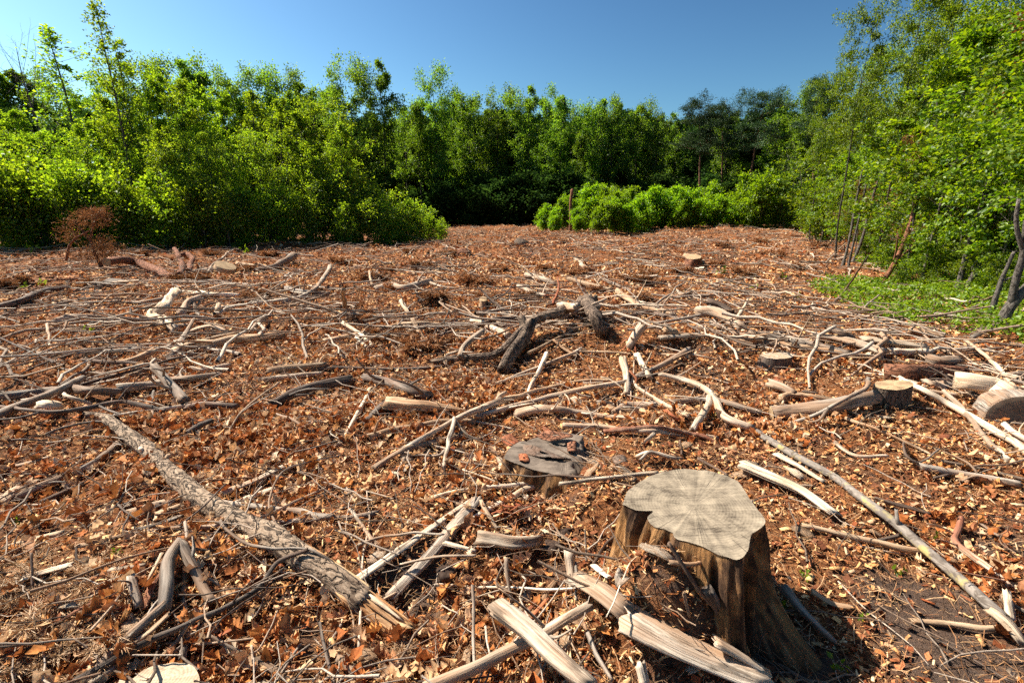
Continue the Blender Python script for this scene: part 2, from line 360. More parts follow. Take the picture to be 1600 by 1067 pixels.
ground = link('ground', np_mesh('ground', gv, gq, True), ground_material()); ground['kind'] = 'structure'
ground['label'] = 'brown litter-covered clearing floor'

# ------------------------------------------------------------------ stumps
CROPS = {'P': (0, 0, 1.), 4: (0, 360, .3375), 5: (500, 340, .3374), 6: (960, 340, .4), 7: (0, 640, .4003), 8: (520, 640, .4003),
         9: (900, 700, .344), 10: (1150, 520, .5125), 3: (960, 80, .4498), 11: (560, 800, .25), 12: (1280, 260, .2812), 13: (0, 300, .2249), 14: (0, 800, .25)}
def pc(crop, x, y):
    a, b, s = CROPS[crop]; return a + x * s, b + y * s
LAND = []                         # landmarks for descriptions: phrase, x, y
def stump(name, crop, outline, ztop, zbot, roots, label, sidemat, topmat, flare=.05, levels=14, seed=0, tilt=(0, 0), n=110, flute=.05, land=None, dish=0., broken=None):
    P = []
    for x, y in outline:
        px, py = pc(crop, x, y); q = flat(px, py, ztop); P.append((q[0], q[1], 0))
    P = np.array(P); P = np.vstack([P, P[:1]])
    C = crom(P, n + 1)[:-1, :2]; ctr = C.mean(0)
    a = C - ctr
    if (a[:, 0] * np.roll(a[:, 1], -1) - a[:, 1] * np.roll(a[:, 0], -1)).sum() < 0: a = a[::-1]
    rad = np.hypot(a[:, 0], a[:, 1]); th = np.arctan2(a[:, 1], a[:, 0])
    rad = rad * (1 + .03 * (vnoise(np.arange(n) / 2.3, np.zeros(n), seed + 5) - .5))
    dirs = a / np.hypot(a[:, 0], a[:, 1])[:, None]
    acc = Acc(); rows = []; attr = []
    topz = ztop + tilt[0] * a[:, 0] + tilt[1] * a[:, 1] + .006 * (vnoise(np.arange(n) / 3., np.zeros(n) + 3, seed) - .5)
    if broken is not None: topz = topz + broken(a[:, 0], a[:, 1])
    for L in range(levels):
        u = (L / (levels - 1)) ** 1.15; dep = ztop - zbot
        r = rad * (1. - .015 * (L == 0)) + flare * u ** 1.6
        for ang, amp, wd in roots:
            dd = np.angle(np.exp(1j * (th - math.radians(ang)))); r = r + amp * u ** 2.2 * np.exp(-.5 * (dd / wd) ** 2)
        fl = vnoise(np.arange(n) / 4.2, np.full(n, u * .6), seed + 9) - .5 + .5 * (vnoise(np.arange(n) / 1.7, np.full(n, u * 1.4), seed + 4) - .5)
        fl[-6:] = fl[-6:] * np.linspace(1, 0, 6) + fl[0] * np.linspace(0, 1, 6)
        r = r + flute * fl * min(1, u * 5) * (rad.mean() / .25)
        rows.append(np.column_stack([dirs * r[:, None], topz * (1 - u) + zbot * u]))
        attr.append(np.column_stack([np.cos(th) * .25, np.sin(th) * .25, np.full(n, u * dep)]))
    V = np.concatenate(rows); A = np.concatenate(attr)
    i = np.arange(levels - 1)[:, None] * n; j = np.arange(n)[None]; k = (j + 1) % n
    Q = np.stack([i + n + j, i + n + k, i + k, i + j], -1).reshape(-1, 4)
    root = empty(name, (ctr[0], ctr[1], 0)); tag(root, label, 'stump', 'tree stumps in the clearing')
    link('side', np_mesh('side', V, Q, True, A), sidemat, root)
    R = 14; rows = []
    for q in range(R + 1):
        f = q / R; p = a * f * 1.004; z = topz * f + (1 - f) * topz.mean() + .0025 + dish * (1 - f * f) + .004 * (vnoise(p[:, 0] * 30 + 3, p[:, 1] * 30, seed) - .5) * min(1, 4 * (1 - f))
        if broken is not None and q < R: z = ztop + broken(p[:, 0], p[:, 1]) + .003 + .01 * (vnoise(p[:, 0] * 40, p[:, 1] * 40, seed) - .5)
        rows.append(np.column_stack([p, z]))
    V = np.concatenate(rows); i = np.arange(R)[:, None] * n
    Q = np.stack([i + j, i + k, i + n + k, i + n + j], -1).reshape(-1, 4)[:, ::-1]
    link('sawn_top', np_mesh('sawn_top', V, Q[:, ::-1], broken is None, V), topmat, root)
    if land: LAND.append((land, ctr[0], ctr[1]))
    return root, ctr
def stump_side():
    m, nt = new_mat('debarked_stump_side'); b = NB(nt); v, rnd, raw = wood_vec(b)
    g = b.noise(b.mapping(v, (55, 55, 5)), 1., 6, .7); bl = b.noise(b.mapping(v, (10, 10, 4)), 1., 4, .6)
    c = b.ramp(g, [(.34, (.012, .006, .004)), (.5, (.06, .03, .015)), (.68, (.2, .105, .05))])
    c = b.mix(b.ramp(bl, [(.45, (0, 0, 0)), (.56, (1, 1, 1))]), c, b.ramp(g, [(.3, (.05, .025, .012)), (.52, (.30, .145, .05)), (.72, (.52, .32, .16))]))
    b.out(c, .85, b.bump(g, 1., .02)); return m
M['stumpside'] = stump_side()
big_stump, BS = stump('tree_stump', 'P', [(973, 786), (984, 765), (1018, 746), (1058, 739), (1108, 742), (1150, 757), (1172, 785), (1194, 812), (1190, 824), (1174, 834),
    (1168, 858), (1152, 868), (1126, 862), (1090, 846), (1056, 836), (1050, 827), (1022, 818), (1012, 806), (1020, 797), (992, 794)], .42, -.12,
    [(-95, .16, .22), (-35, .30, .20), (20, .12, .3), (150, .15, .3), (-150, .10, .25), (80, .1, .4)],
    'large sawn tree stump with weathered grey top and spreading roots', M['stumpside'], M['stumpcut'], .03, 18, 3, (.03, .05), 190, .10, 'the large grey-topped stump')
rotten, RS = stump('rotten_stump', 8, [(668, 190), (690, 150), (735, 120), (800, 90), (880, 72), (975, 86), (1000, 120), (1060, 175), (1140, 178), (1165, 210), (1080, 255), (960, 262), (860, 250), (760, 225)],
    .18, -.15, [(200, .06, .4), (-60, .05, .4), (20, .06, .3)], 'low rotten stump with broken dark top behind the large stump', M['stumpside'], M['oldcut'], .075, 12, 21, (0, 0), 120, .07,
    'the low rotten stump', broken=lambda x, y: -.075 * sstep(.085, .105, x - .25 * y + .09 * (vnoise(x * 18, y * 18, 6) - .5)) - .03 * sstep(.10, .115, y + .3 * x + .05 * (vnoise(x * 22, y * 22, 9) - .5)) - .006 * vnoise(x * 30, y * 30, 3))
stump('round_stump', 6, [(1010, 655), (1030, 640), (1090, 635), (1150, 640), (1168, 655), (1140, 668), (1090, 674), (1040, 668)], .21, -.1,
      [], 'small round sawn stump beside the cut log', M['bark'], M['cut'], .02, 10, 33, (0, 0), 64, .03, 'the small round stump')
stump('pale_topped_stump', 6, [(565, 538), (590, 530), (640, 527), (690, 532), (695, 545), (650, 552), (600, 550)],   .13, -.1,
      [(-100, .1, .3), (-160, .12, .3), (0, .06, .4)], 'small stump with pale torn top and clawlike roots', M['dark'], M['white'], .02, 10, 35, (0, 0), 64, .06, 'the pale-topped stump')
stump('flat_stump', 4, [(420, 240), (450, 226), (510, 222), (570, 228), (590, 238), (540, 247), (470, 248)], .14, -.15,
      [(-30, .25, .3), (200, .2, .3)], 'wide flat dark stump near the dead brown pine', M['bark'], M['oldcut'], .05, 10, 36, (0, 0), 64, .06, 'the wide flat stump')
stump('distant_stump', 'P', [(1070, 402), (1078, 398), (1090, 398), (1096, 402), (1088, 405), (1076, 405)], .22, -.1, [(-60, .1, .4)],
      'small pale-cut stump far out in the clearing', M['redbark'], M['cut'], .03, 8, 37, (0, 0), 40, .05)
stump('tan_stub_stump', 5, [(738, 372), (755, 366), (772, 372), (770, 384), (755, 388), (740, 384)], .2, -.1, [], 'tiny tan sawn stub behind the twisted dark log', M['tan'], M['cut'], .01, 8, 38, (.0, .0), 32, .02)
stump('sunken_stump', 7, [(500, 1052), (560, 1010), (640, 992), (730, 998), (770, 1030), (772, 1090), (650, 1120), (530, 1110)], .10, -.15, [], 'pale freshly sawn stump at the bottom edge under dark twigs',
      M['tan'], M['freshcut'], .01, 8, 39, (.1, .05), 64, .02, 'the pale sawn stump at the bottom edge')

# ------------------------------------------------------------------ fallen wood, laid where the photograph shows it
SEED = [100]
def path3(crop, pts, w0, w1, lift=None):
    P = []; R = []; k = len(pts)
    for q, p in enumerate(pts):
        px, py = pc(crop, p[0], p[1]); wpx = (w0 + (w1 - w0) * q / max(1, k - 1)) * CROPS[crop][2]
        _, t = gp(px, py); r = .5 * wpx * t / FPX
        lf = (p[2] if len(p) > 2 else 0.) + r * .6 + .022
        g, t = gp(px, py, lf); P.append(g); R.append(.5 * wpx * t / FPX)
    return np.array(P), np.array(R)
def smooth_path(P, R, lo=None, wob=.35, seed=0, clamp=True, stiff=False):
    L = np.linalg.norm(np.diff(P, axis=0), axis=1).sum(); rm = R.mean()
    n = int(np.clip(L / max(rm * .9, .012), 8, 60))
    C = crom(P, n); Rr = np.interp(np.linspace(0, 1, n), np.linspace(0, 1, len(R)), R)
    s = np.linspace(0, L, n)
    for ax in range(3):
        C[:, ax] += wob * rm * (vnoise(s / (rm * 6 + .03), np.full(n, seed * .37 + ax * 9), seed + ax) - .5) * (1 if ax < 2 else .6)
    if clamp:
        hz = hgt(C[:, 0], C[:, 1])
        if stiff:
            k = np.ones(9) / 9; hz = np.convolve(np.pad(hz, 4, 'edge'), k, 'valid')
        C[:, 2] = np.maximum(C[:, 2], hz + Rr * .25 + .004)
    return C, Rr
def wood(name, crop, pts, w0, w1, mat, label, cat='branch', forks=(), flat=1., sides=None, jit=.14, ragged=None, rough=0., group='fallen wood in the clearing', wob=1.0, cut=None, cutmat='cut', stiff=False, facet=0., land=None, forkname='side_branch'):
    SEED[0] += 1; sd = SEED[0]
    P, R = path3(crop, pts, w0, w1); C, Rr = smooth_path(P, R, wob=wob, seed=sd, stiff=stiff)
    rm = Rr.mean(); sides = sides or (12 if rm > .025 else 9 if rm > .01 else 6)
    rg = rm * 1.2 if ragged is None else ragged
    org = C[len(C) // 2].copy(); acc = Acc(); V, Q, T, A = tube(C, Rr, sides, jit, flat, 0. if cut is not None else rg, sd, rough, facet=facet); acc.add(V, Q, T, A)
    o = link(name, acc.mesh(name, not facet, org), M[mat], loc=org); tag(o, label, cat, group)
    for f in forks:
        P2, R2 = path3(crop, f[0], f[1], f[2])
        d = np.linalg.norm(C - P2[0], axis=1); P2[0] = C[d.argmin()]
        C2, R2 = smooth_path(P2, R2, wob=wob, seed=sd + 40); a2 = Acc(); a2.add(*[tube(C2, R2, max(6, sides - 2), jit, 1., R2.mean(), sd + 7)[z] for z in range(4)])
        link(forkname, a2.mesh(forkname, True, org), M[f[3] if len(f) > 3 else mat], o)
    if cut is not None:
        for e in cut:                         # sawn faces on the log's ends
            T_, S_, U_ = frames(C); e = e % len(C); sg = -1 if e == 0 else 1
            n = 28; th = np.linspace(0, 2 * np.pi, n, endpoint=False); V = [C[e] + T_[e] * sg * .006]; A = [(0, 0, 0)]
            for q in range(1, 7):
                rr = Rr[e] * q / 6 * 1.0 * (1 + .03 * np.sin(th * 2 + sd)); V += list(C[e] + T_[e] * sg * (.006 - .004 * (q == 6)) + S_[e] * (np.cos(th) * rr)[:, None] + U_[e] * (np.sin(th) * rr * flat)[:, None])
                A += list(np.column_stack([np.cos(th) * rr, np.sin(th) * rr, 0 * th]))
            V = np.array(V) - org; F4 = []; F3 = []
            for q in range(n):
                F3.append((0, 1 + q, 1 + (q + 1) % n))
                for w in range(5): F4.append((1 + w * n + q, 1 + (w + 1) * n + q, 1 + (w + 1) * n + (q + 1) % n, 1 + w * n + (q + 1) % n))
            link('cut_end', np_mesh('cut_end', V, [np.array(F4), np.array(F3)], True, np.array(A)), M[cutmat], o)
    if cat == 'branch' and not facet:         # broken side twigs
        rr = np.random.default_rng(sd); T_, S_, U_ = frames(C); L_ = np.linalg.norm(C[-1] - C[0])
        for _ in range(int(rr.integers(1, 4))):
            i0 = int(rr.integers(1, len(C) - 1)); a_ = rr.uniform(-1.2, 1.2) + math.pi / 2 * rr.choice([0, 1, 2]); dd = T_[i0] * rr.uniform(.2, .9) * rr.choice([-1, 1]) + S_[i0] * math.cos(a_) + U_[i0] * abs(math.sin(a_)) * .7
            dd /= np.linalg.norm(dd); l_ = min(.45 * L_, Rr[i0] * rr.uniform(3, 16)); p1 = C[i0] + dd * l_ * .5 + rr.normal(size=3) * l_ * .08; p2 = p1 + (dd + rr.normal(size=3) * .4) * l_ * .5
            for p_ in (p1, p2): p_[2] = max(p_[2], float(hgt(p_[0], p_[1])) + .004)
            a3 = Acc(); a3.add(*tube(crom([C[i0], p1, p2], 7), np.linspace(Rr[i0] * .38, max(.0012, Rr[i0] * .14), 7), 6, .15, ragged=Rr[i0] * .3, seed=sd + 3)); link('side_twig', a3.mesh('side_twig', True, org), M[mat], o)
    if land: LAND.append((land, org[0], org[1]))
    return o
def slab(crop, pts, w0, w1, mat, label, cat='split wood', fl=.4, **k):
    return wood(k.pop('name', 'split_wood'), crop, pts, w0, w1, mat, label, cat, flat=fl, sides=k.pop('sides', 11), jit=.2, ragged=k.pop('ragged', None), facet=.5, wob=.2, stiff=True, **k)

# the long log with fissured bark, its torn end
lg = [pc(7, *p) for p in ((430, 45), (455, 62), (560, 150), (660, 240), (760, 330), (900, 420), (1060, 500), (1200, 575), (1300, 655), (1399, 745))] + [pc(8, 125, 750)]
CROPS['L'] = (0, 0, 1.)
P, R = path3('L', [lg[0], lg[2], lg[4], lg[6], lg[8], lg[10]], 19, 41); C = crom(P, 150); Rr = np.interp(np.linspace(0, 1, 150), [0, .25, .6, 1], [R[0] * .9, R[1], R[3], R[-1] * 1.0])
C[:, 2] = np.maximum(C[:, 2], np.convolve(np.pad(hgt(C[:, 0], C[:, 1]), 20, 'edge'), np.ones(41) / 41, 'valid') + Rr * .6)
s_ = np.linspace(0, 1, 150); C[:, 0] += .03 * (vnoise(s_ * 9, s_ * 0, 3) - .5); Rr = Rr * (1 + .16 * (vnoise(s_ * 14, s_ * 0 + 4, 6) - .5))
org = C[75].copy(); acc = Acc(); acc.add(*tube(C, Rr, 48, .10, 1., .05, 777, .16)); big_log = link('fallen_log', acc.mesh('fallen_log', True, org), M['barklog'], loc=org)
tag(big_log, 'long fallen log with pale fissured bark and a torn splintered end', 'log', 'fallen wood in the clearing'); LAND.append(('the long fissured log', org[0], org[1])); LAND.append(('the upper end of the long log', C[15][0], C[15][1]))
dl = C[-1] - C[-12]; dl /= np.linalg.norm(dl); E0 = C[-1] - dl * .06; L_ = .30
Ce = E0 + dl * np.linspace(0, L_, 14)[:, None]; Ce[:, 2] = np.maximum(Ce[:, 2], hgt(Ce[:, 0], Ce[:, 1]) + .03)
acc = Acc(); acc.add(*tube(Ce, Rr[-1] * np.linspace(.97, .80, 14), 26, .14, .95, .06, 5, .3)); link('torn_end', acc.mesh('torn_end', False, org), M['torn'], big_log)
sd_ = np.cross(dl, (0, 0, 1)); sd_ /= np.linalg.norm(sd_); up_ = np.cross(sd_, dl)
for q in range(13):
    a = q / 13 * 2 * math.pi + rng.random() * .4; r0 = Rr[-1] * (.62 + .4 * rng.random()); off = (sd_ * math.cos(a) + up_ * math.sin(a)) * r0
    n0 = E0 + off + dl * rng.uniform(-.02, .08); Ln = rng.uniform(.16, .36); e = n0 + dl * Ln + off * rng.uniform(-.2, .25); e[2] = max(e[2], float(hgt(e[0], e[1])) + .01)
    acc = Acc(); acc.add(*tube(crom([n0, (n0 + e) / 2 + off * .08, e], 6), np.array([.011, .012, .011, .009, .006, .002]) * rng.uniform(.7, 1.3), 5, .2, .6, .0, q)); link('splinter', acc.mesh('splinter', False, org), M['torn' if q % 3 else 'white'], big_log)
# a lifted strip of bare wood along the far side of the log
acc = Acc(); acc.add(*tube(C[112:149] + sd_ * -Rr[112:149, None] * .95 + np.array([0, 0, .012]), np.linspace(.004, .018, 37), 6, .3, .5, .02, 61)); link('bare_strip', acc.mesh('bare_strip', True, org), M['torn'], big_log)
for q, k in ((34, 1), (48, -1)):
    c0 = C[q] + up_ * Rr[q] * .6 + sd_ * k * Rr[q] * .5; acc = Acc(); acc.add(*tube(np.array([c0 - up_ * .02, c0 + up_ * .02 + sd_ * k * .025]), [.02, .015], 9, .2, 1., .006, q)); link('branch_stub', acc.mesh('branch_stub', True, org), M['white' if k > 0 else 'tan'], big_log)

# left foreground
wood('twig', 7, [(860, 435, .06), (880, 465, .06), (960, 520, .07), (1050, 540, .09), (1200, 545, .11), (1290, 590, .07), (1310, 620, .02)], 14, 9, 'grey', 'thin bowed twig lying across the long fissured log', 'twig')
wood('branch', 7, [(1200, 548, .12), (1080, 600, .06), (1010, 690, .04), (900, 765, .03), (740, 830, .04), (560, 910, .04), (400, 1000, .03), (262, 1072, .02)], 15, 30, 'dark', 'long dark branch slanting from the log to the bottom left', forks=[([(740, 830, .04), (690, 900, .02), (600, 990, .01)], 22, 14, 'tan'), ([(850, 840, .02), (740, 890, .02), (650, 970, .02)], 12, 8)], land='the long dark slanting branch')
wood('forked_branch', 7, [(700, 525, .05), (745, 600, .03), (790, 680, .01), (835, 745, 0)], 44, 38, 'grey', 'smooth grey forked branch with two thick arms in the left foreground', forks=[([(700, 530, .05), (655, 600, .04), (650, 690, .02), (640, 780, 0)], 44, 52), ([(710, 522, .05), (780, 545, .03), (840, 552, .01)], 14, 8)], forkname='arm', land='the grey forked branch')
wood('branch', 7, [(640, 770, .05), (560, 840, .03), (450, 940, .02), (345, 1072, 0)], 34, 46, 'grey', 'smooth grey branch with torn pale end below the forked branch')
slab(7, [(655, 800, .05), (590, 860, .03), (520, 905, .01)], 22, 30, 'tan', 'torn fibrous strip of wood beside the smooth grey branch', 'splinter')
wood('branch', 7, [(522, 655, .03), (528, 710, .01), (535, 775, 0)], 34, 28, 'grey', 'short grey broken stub of branch left of the forked branch')
slab(7, [(610, 650, .01), (585, 710, .01), (560, 775, 0)], 34, 30, 'redbark', 'reddish bark strip between the grey branch arms', 'bark', .25)
slab(7, [(632, 560, .06), (590, 640, .03), (552, 700, .01)], 13, 8, 'white', 'thin pale splinter leaning on the forked branch', 'splinter')
slab(7, [(505, 400), (600, 372), (705, 345)], 40, 34, 'pale', 'pale cracked split plank ending under the long log')
slab(7, [(600, 412), (700, 375)], 30, 26, 'tan', 'brown plank edge alongside the pale cracked plank')
slab(7, [(870, 325), (1000, 275), (1100, 225), (1195, 195)], 34, 22, 'pale', 'long pale split pole beyond the long log')
slab(7, [(895, 375), (985, 335), (1080, 300)], 30, 24, 'white', 'short white split stick beyond the long log')
slab(7, [(40, 530), (130, 505), (240, 478)], 26, 32, 'white', 'white split stick in the leaves at the left edge', ragged=.03)
slab(7, [(95, 655), (180, 630), (275, 605)], 36, 28, 'white', 'thick white wood piece among leaves near the dead pine sprays')
slab(7, [(285, 535), (380, 515), (490, 488)], 26, 20, 'tan', 'flat brown stick amid pale leaves on the left')
slab(7, [(435, 625), (500, 615), (560, 605)], 28, 20, 'pale', 'pale flat chip above the grey stub')
slab(7, [(58, 222), (120, 205), (185, 186)], 22, 18, 'pale', 'pale narrow stick near the left edge above the leaf drift')
slab(7, [(0, 360), (30, 335), (65, 308)], 50, 40, 'pale', 'blunt pale wood lump cut by the left edge')
slab(7, [(560, 465), (640, 440), (700, 418)], 26, 22, 'grey', 'grey splinter of wood close to the long log', ragged=.04)
wood('branch', 7, [(295, 248), (380, 195), (462, 132)], 22, 28, 'grey', 'grey broken branch leading up to the head of the log')
wood('branch', 7, [(75, 335), (150, 300), (225, 272)], 26, 30, 'grey', 'dull grey stick with sawn end left of the log')
wood('branch', 7, [(170, 360), (260, 320), (330, 290)], 26, 20, 'dark', 'dark rotten stick left of the log')
wood('twig', 7, [(540, 470), (620, 468), (700, 450), (800, 370, .08), (880, 290, .1)], 9, 6, 'dark', 'thin dark twig leaning over the upper log', 'twig')
wood('twig', 7, [(1080, 455, .02), (1050, 360, .06), (1100, 245, .08), (1200, 205, .05), (1330, 178, .02)], 11, 6, 'grey', 'hooped grey twig arching over leaves right of the log', 'twig')
wood('twig', 7, [(460, 370, .03), (500, 405, .05), (545, 430, .03)], 9, 5, 'dark', 'short hooked twig by the pale cracked plank', 'twig', forks=[([(490, 430, .02), (480, 460, .02), (485, 495)], 9, 6)])
wood('twig', 7, [(820, 885, .03), (900, 930, .02), (985, 960)], 18, 12, 'grey', 'knobbly grey twig below the dark slanting branch', 'twig')
wood('twig', 7, [(835, 975), (920, 955), (1000, 942, .02), (1050, 860, .04), (1085, 785, .05)], 9, 6, 'pale', 'thin pale bent twig below the log', 'twig')
slab(7, [(1005, 970), (1070, 1015), (1150, 1062)], 30, 24, 'grey', 'grey split piece pointing to the bottom edge')
slab(7, [(700, 945), (770, 915), (830, 900)], 30, 22, 'pale', 'pale broken stick above the sunken pale stump')
wood('branch', 7, [(1330, 970), (1380, 1030)], 30, 30, 'pale', 'short peeled round stub at the foot of the torn log')
wood('twig', 7, [(1250, 830, .03), (1270, 940, .02), (1300, 1067)], 12, 14, 'dark', 'dark twig in the shade below the torn log', 'twig')
wood('twig', 7, [(985, 920, .03), (988, 1005)], 12, 9, 'pale', 'small upright pale peg by the bent twig', 'twig')
wood('twig', 7, [(120, 560, .1), (125, 690, 0)], 9, 9, 'dark', 'thin dark upright twig in front of a white wood piece', 'twig')
slab(7, [(1095, 155), (1200, 150), (1330, 135)], 22, 12, 'pale', 'slim pale lath right of the log head')
slab(7, [(925, 170), (950, 150), (975, 130)], 20, 16, 'pale', 'stubby pale stick among orange leaves')
# middle foreground
slab(8, [(92, 668), (200, 590), (300, 520), (420, 435), (535, 355)], 40, 20, 'pale', 'long pale split plank leading to the rotten stump', fl=.5, land='the long pale split plank')
slab(8, [(225, 730), (310, 640), (400, 540), (480, 445), (562, 350)], 46, 42, 'grey', 'grey-brown weathered plank beside the long pale plank', fl=.5)
wood('twig', 8, [(98, 528, .02), (180, 500, .03), (260, 487, .04), (340, 482, .03), (430, 488, .02)], 12, 10, 'pale', 'bent pale stick crossing behind the long pale plank', 'twig')
wood('twig', 8, [(265, 602, .05), (400, 575, .07), (480, 570, .06), (560, 568, .04)], 11, 9, 'pale', 'thin pale stick laid over the weathered plank', 'twig')
wood('twig', 8, [(180, 748, .02), (245, 715, .03)], 14, 9, 'pale', 'short pale peg below the weathered plank', 'twig')
wood('branch', 8, [(370, 1075, .03), (560, 1000, .06), (750, 910, .08), (880, 830, .09), (995, 765, .09)], 48, 40, 'pale', 'long pale peeled pole passing under the thick broken stake', sides=14, land='the crossed pale stakes')
slab(8, [(655, 775, .19), (760, 860, .17), (860, 955, .14), (1005, 1072, .1)], 74, 66, 'pale', 'thick broken stake with frayed end lying over a pale pole', fl=.75, ragged=.03, sides=16)
slab(8, [(575, 500, .02), (640, 508, .03), (700, 520, .03), (795, 514, .01)], 58, 44, 'pale', 'barrel-shaped pale wood lump with dark knot', fl=.8, sides=16)
slab(8, [(428, 520, .01), (490, 535, .02), (555, 552, .01)], 24, 18, 'white', 'ragged white wood scrap beside the barrel-shaped lump', ragged=.02)
wood('twig', 8, [(548, 688, .14), (550, 800, .09), (548, 900, .04), (556, 1005, 0)], 14, 15, 'grey', 'thin grey stick standing upright in the dark hollow', 'twig')
wood('twig', 8, [(680, 580, .10), (678, 650, .06), (702, 745, 0)], 17, 13, 'grey', 'crooked little grey twig right of the dark hollow', 'twig', forks=[([(610, 590, .06), (640, 670, .04), (695, 715, .02)], 8, 10)])
slab(8, [(578, 358, .02), (605, 405, .02), (640, 462)], 18, 12, 'white', 'narrow white splinter near the red bark tangle', 'splinter')
wood('branch', 8, [(160, 228), (230, 185), (300, 152), (420, 122), (512, 95)], 26, 26, 'pale', 'pale curved branch below the long forked pole', forks=[([(350, 205, .01), (400, 180, .03), (440, 160, .04)], 10, 14), ([(440, 162, .04), (500, 165, .03), (545, 178)], 12, 7)])
wood('branch', 8, [(435, 222, .01), (445, 160, .04), (460, 95, .07), (474, 38, .09)], 16, 18, 'pale', 'bleached twig propped against the long forked pole', forks=[([(478, 50, .08), (540, 105, .03), (650, 120, .01)], 11, 6)])
wood('branch', 8, [(145, 104), (230, 82), (310, 70), (440, 50), (550, 48)], 30, 24, 'tan', 'brownish branch running behind the pale curved branch')
wood('branch', 8, [(30, 135), (70, 65), (112, -5)], 16, 15, 'pale', 'straight pale stick left of the long forked pole')
wood('branch', 8, [(895, 62, .01), (1050, 68, .02), (1230, 82, .01), (1349, 92, .01), (1500, 110)], 22, 18, 'pale', 'tan branch with red rot behind the large stump')
wood('twig', 8, [(1190, 182), (1225, 168, .03), (1270, 172, .02), (1349, 192)], 18, 13, 'pale', 'pale crooked twig just behind the large stump', 'twig')
wood('root', 8, [(1015, 600, .02), (1060, 530, .05), (1100, 495, .07), (1155, 472, .05)], 13, 9, 'dark', 'dark bent root left of the large stump', 'root')
wood('twig', 8, [(985, 470, .04), (988, 590, 0)], 9, 7, 'grey', 'thin upright twig beside the dark bent root', 'twig')
wood('broken_stub', 8, [(928, 560, .10), (932, 620, .05), (936, 690, 0)], 46, 24, 'pale', 'pale flared stub standing above the wide split log', 'stub')
wood('twig', 8, [(950, 600, .07), (952, 740, 0)], 14, 12, 'grey', 'grey peg beside the pale flared stub', 'twig')
slab(9, [(10, 590, .03), (110, 650, .03), (225, 740, .03)], 115, 135, 'pale', 'upper broken half of the wide weathered split log', fl=.3, sides=18, ragged=.04)
slab(9, [(235, 760, .03), (420, 870, .03), (600, 955, .03), (860, 1060, .03)], 150, 110, 'pale', 'wide weathered split log in front of the large stump', fl=.3, sides=18, ragged=.04, land='the wide weathered split log')
slab(9, [(640, 880, .06), (740, 940, .06), (865, 1015, .05)], 60, 40, 'pale', 'raised splinter edge along the wide split log', 'splinter', fl=.35)
slab(9, [(80, 535, .03), (150, 585, .02)], 32, 28, 'white', 'small white chip above the wide split log')
slab(9, [(290, 990, .05), (310, 1067, .02)], 46, 40, 'white', 'small upright pale chip below the wide split log')
wood('twig', 9, [(50, 840, .02), (100, 940, .02), (160, 1045)], 26, 20, 'grey', 'grey twig left of the wide split log', 'twig')
wood('root', 9, [(430, 520, .05), (520, 530, .05), (585, 512, .06)], 22, 16, 'tan', 'short tan root end against the front of the large stump', 'root')
wood('root', 9, [(420, 430, .12), (500, 560, .08), (560, 650, .03), (640, 740)], 20, 18, 'dark', 'dark root running down below the large stump', 'root')
wood('root', 9, [(600, 650, .06), (660, 740, .03), (700, 830)], 55, 40, 'dark', 'thick dark root slab at the foot of the large stump', 'root')
wood('root', 9, [(940, 640, .06), (1040, 750, .03), (1160, 865, .0)], 44, 28, 'grey', 'long grey root reaching right from the large stump', 'root')
slab(9, [(1080, 650, .03), (1160, 700, .01), (1255, 720)], 34, 22, 'tan', 'curled brown bark piece right of the large stump', 'bark', .25)
slab(9, [(490, 660, .06), (515, 760, .02)], 26, 18, 'tan', 'thin brown bark chip in front of the large stump', 'bark', .3)
# right foreground
wood('pole', 10, [(45, 290), (160, 362), (300, 440), (420, 530, .03), (500, 590, .04), (650, 720, .03), (745, 805, .02), (810, 865, .01)], 18, 36, 'pole', 'long straight grey pole with yellow lichen spots', 'pole', forks=[([(500, 592, .05), (492, 570, .09), (488, 540, .12)], 14, 9)], sides=16, jit=.06, wob=.3, land='the grey lichen pole')
slab(10, [(790, 850, .02), (830, 885, .03), (865, 930, .01)], 44, 34, 'white', 'torn pale wood at the near end of the grey pole', 'splinter', ragged=.05)
slab(10, [(825, 790, .06), (835, 870, .01)], 18, 22, 'white', 'pale upright splinter by the end of the grey pole', 'splinter')
slab(10, [(20, 402, .02), (110, 440, .02), (200, 480, .02), (300, 550, .01)], 50, 40, 'white', 'big white split slab behind the large stump', fl=.35, sides=14, ragged=.03, land='the big white split slab')
slab(10, [(125, 370), (190, 405), (265, 450)], 24, 18, 'white', 'yellowish slat between the white slab and the grey pole')
wood('twig', 10, [(425, 508), (500, 525), (592, 552)], 15, 10, 'dark', 'straight dark stick beside the middle of the grey pole', 'twig')
wood('twig', 10, [(285, 598), (340, 622), (410, 636), (495, 618)], 10, 13, 'dark', 'bowed dark twig joining the grey pole', 'twig')
wood('branch', 10, [(688, 565, .04), (668, 630, .03), (720, 680, .02), (760, 710, .02), (828, 768)], 16, 24, 'redpale', 'crooked branch with peeling red bark right of the grey pole', forks=[([(715, 680, .04), (760, 712, .04), (800, 740, .03)], 12, 8, 'pale')])
wood('branch', 10, [(565, 405), (650, 425), (740, 440), (860, 462)], 22, 22, 'grey', 'grey stick behind the red-barked branch')
wood('twig', 10, [(605, 442), (680, 425), (740, 405, .03), (810, 402, .04), (890, 382, .05)], 8, 5, 'dark', 'thin dark twig rising to the right edge', 'twig')
wood('twig', 10, [(630, 392), (750, 415), (880, 445)], 10, 8, 'grey', 'thin straight grey stick by the right edge', 'twig')
wood('twig', 10, [(510, 340, .05), (520, 375, .03), (560, 395, .02), (620, 355, .06)], 8, 5, 'dark', 'curly dark twig above the red-barked branch', 'twig')
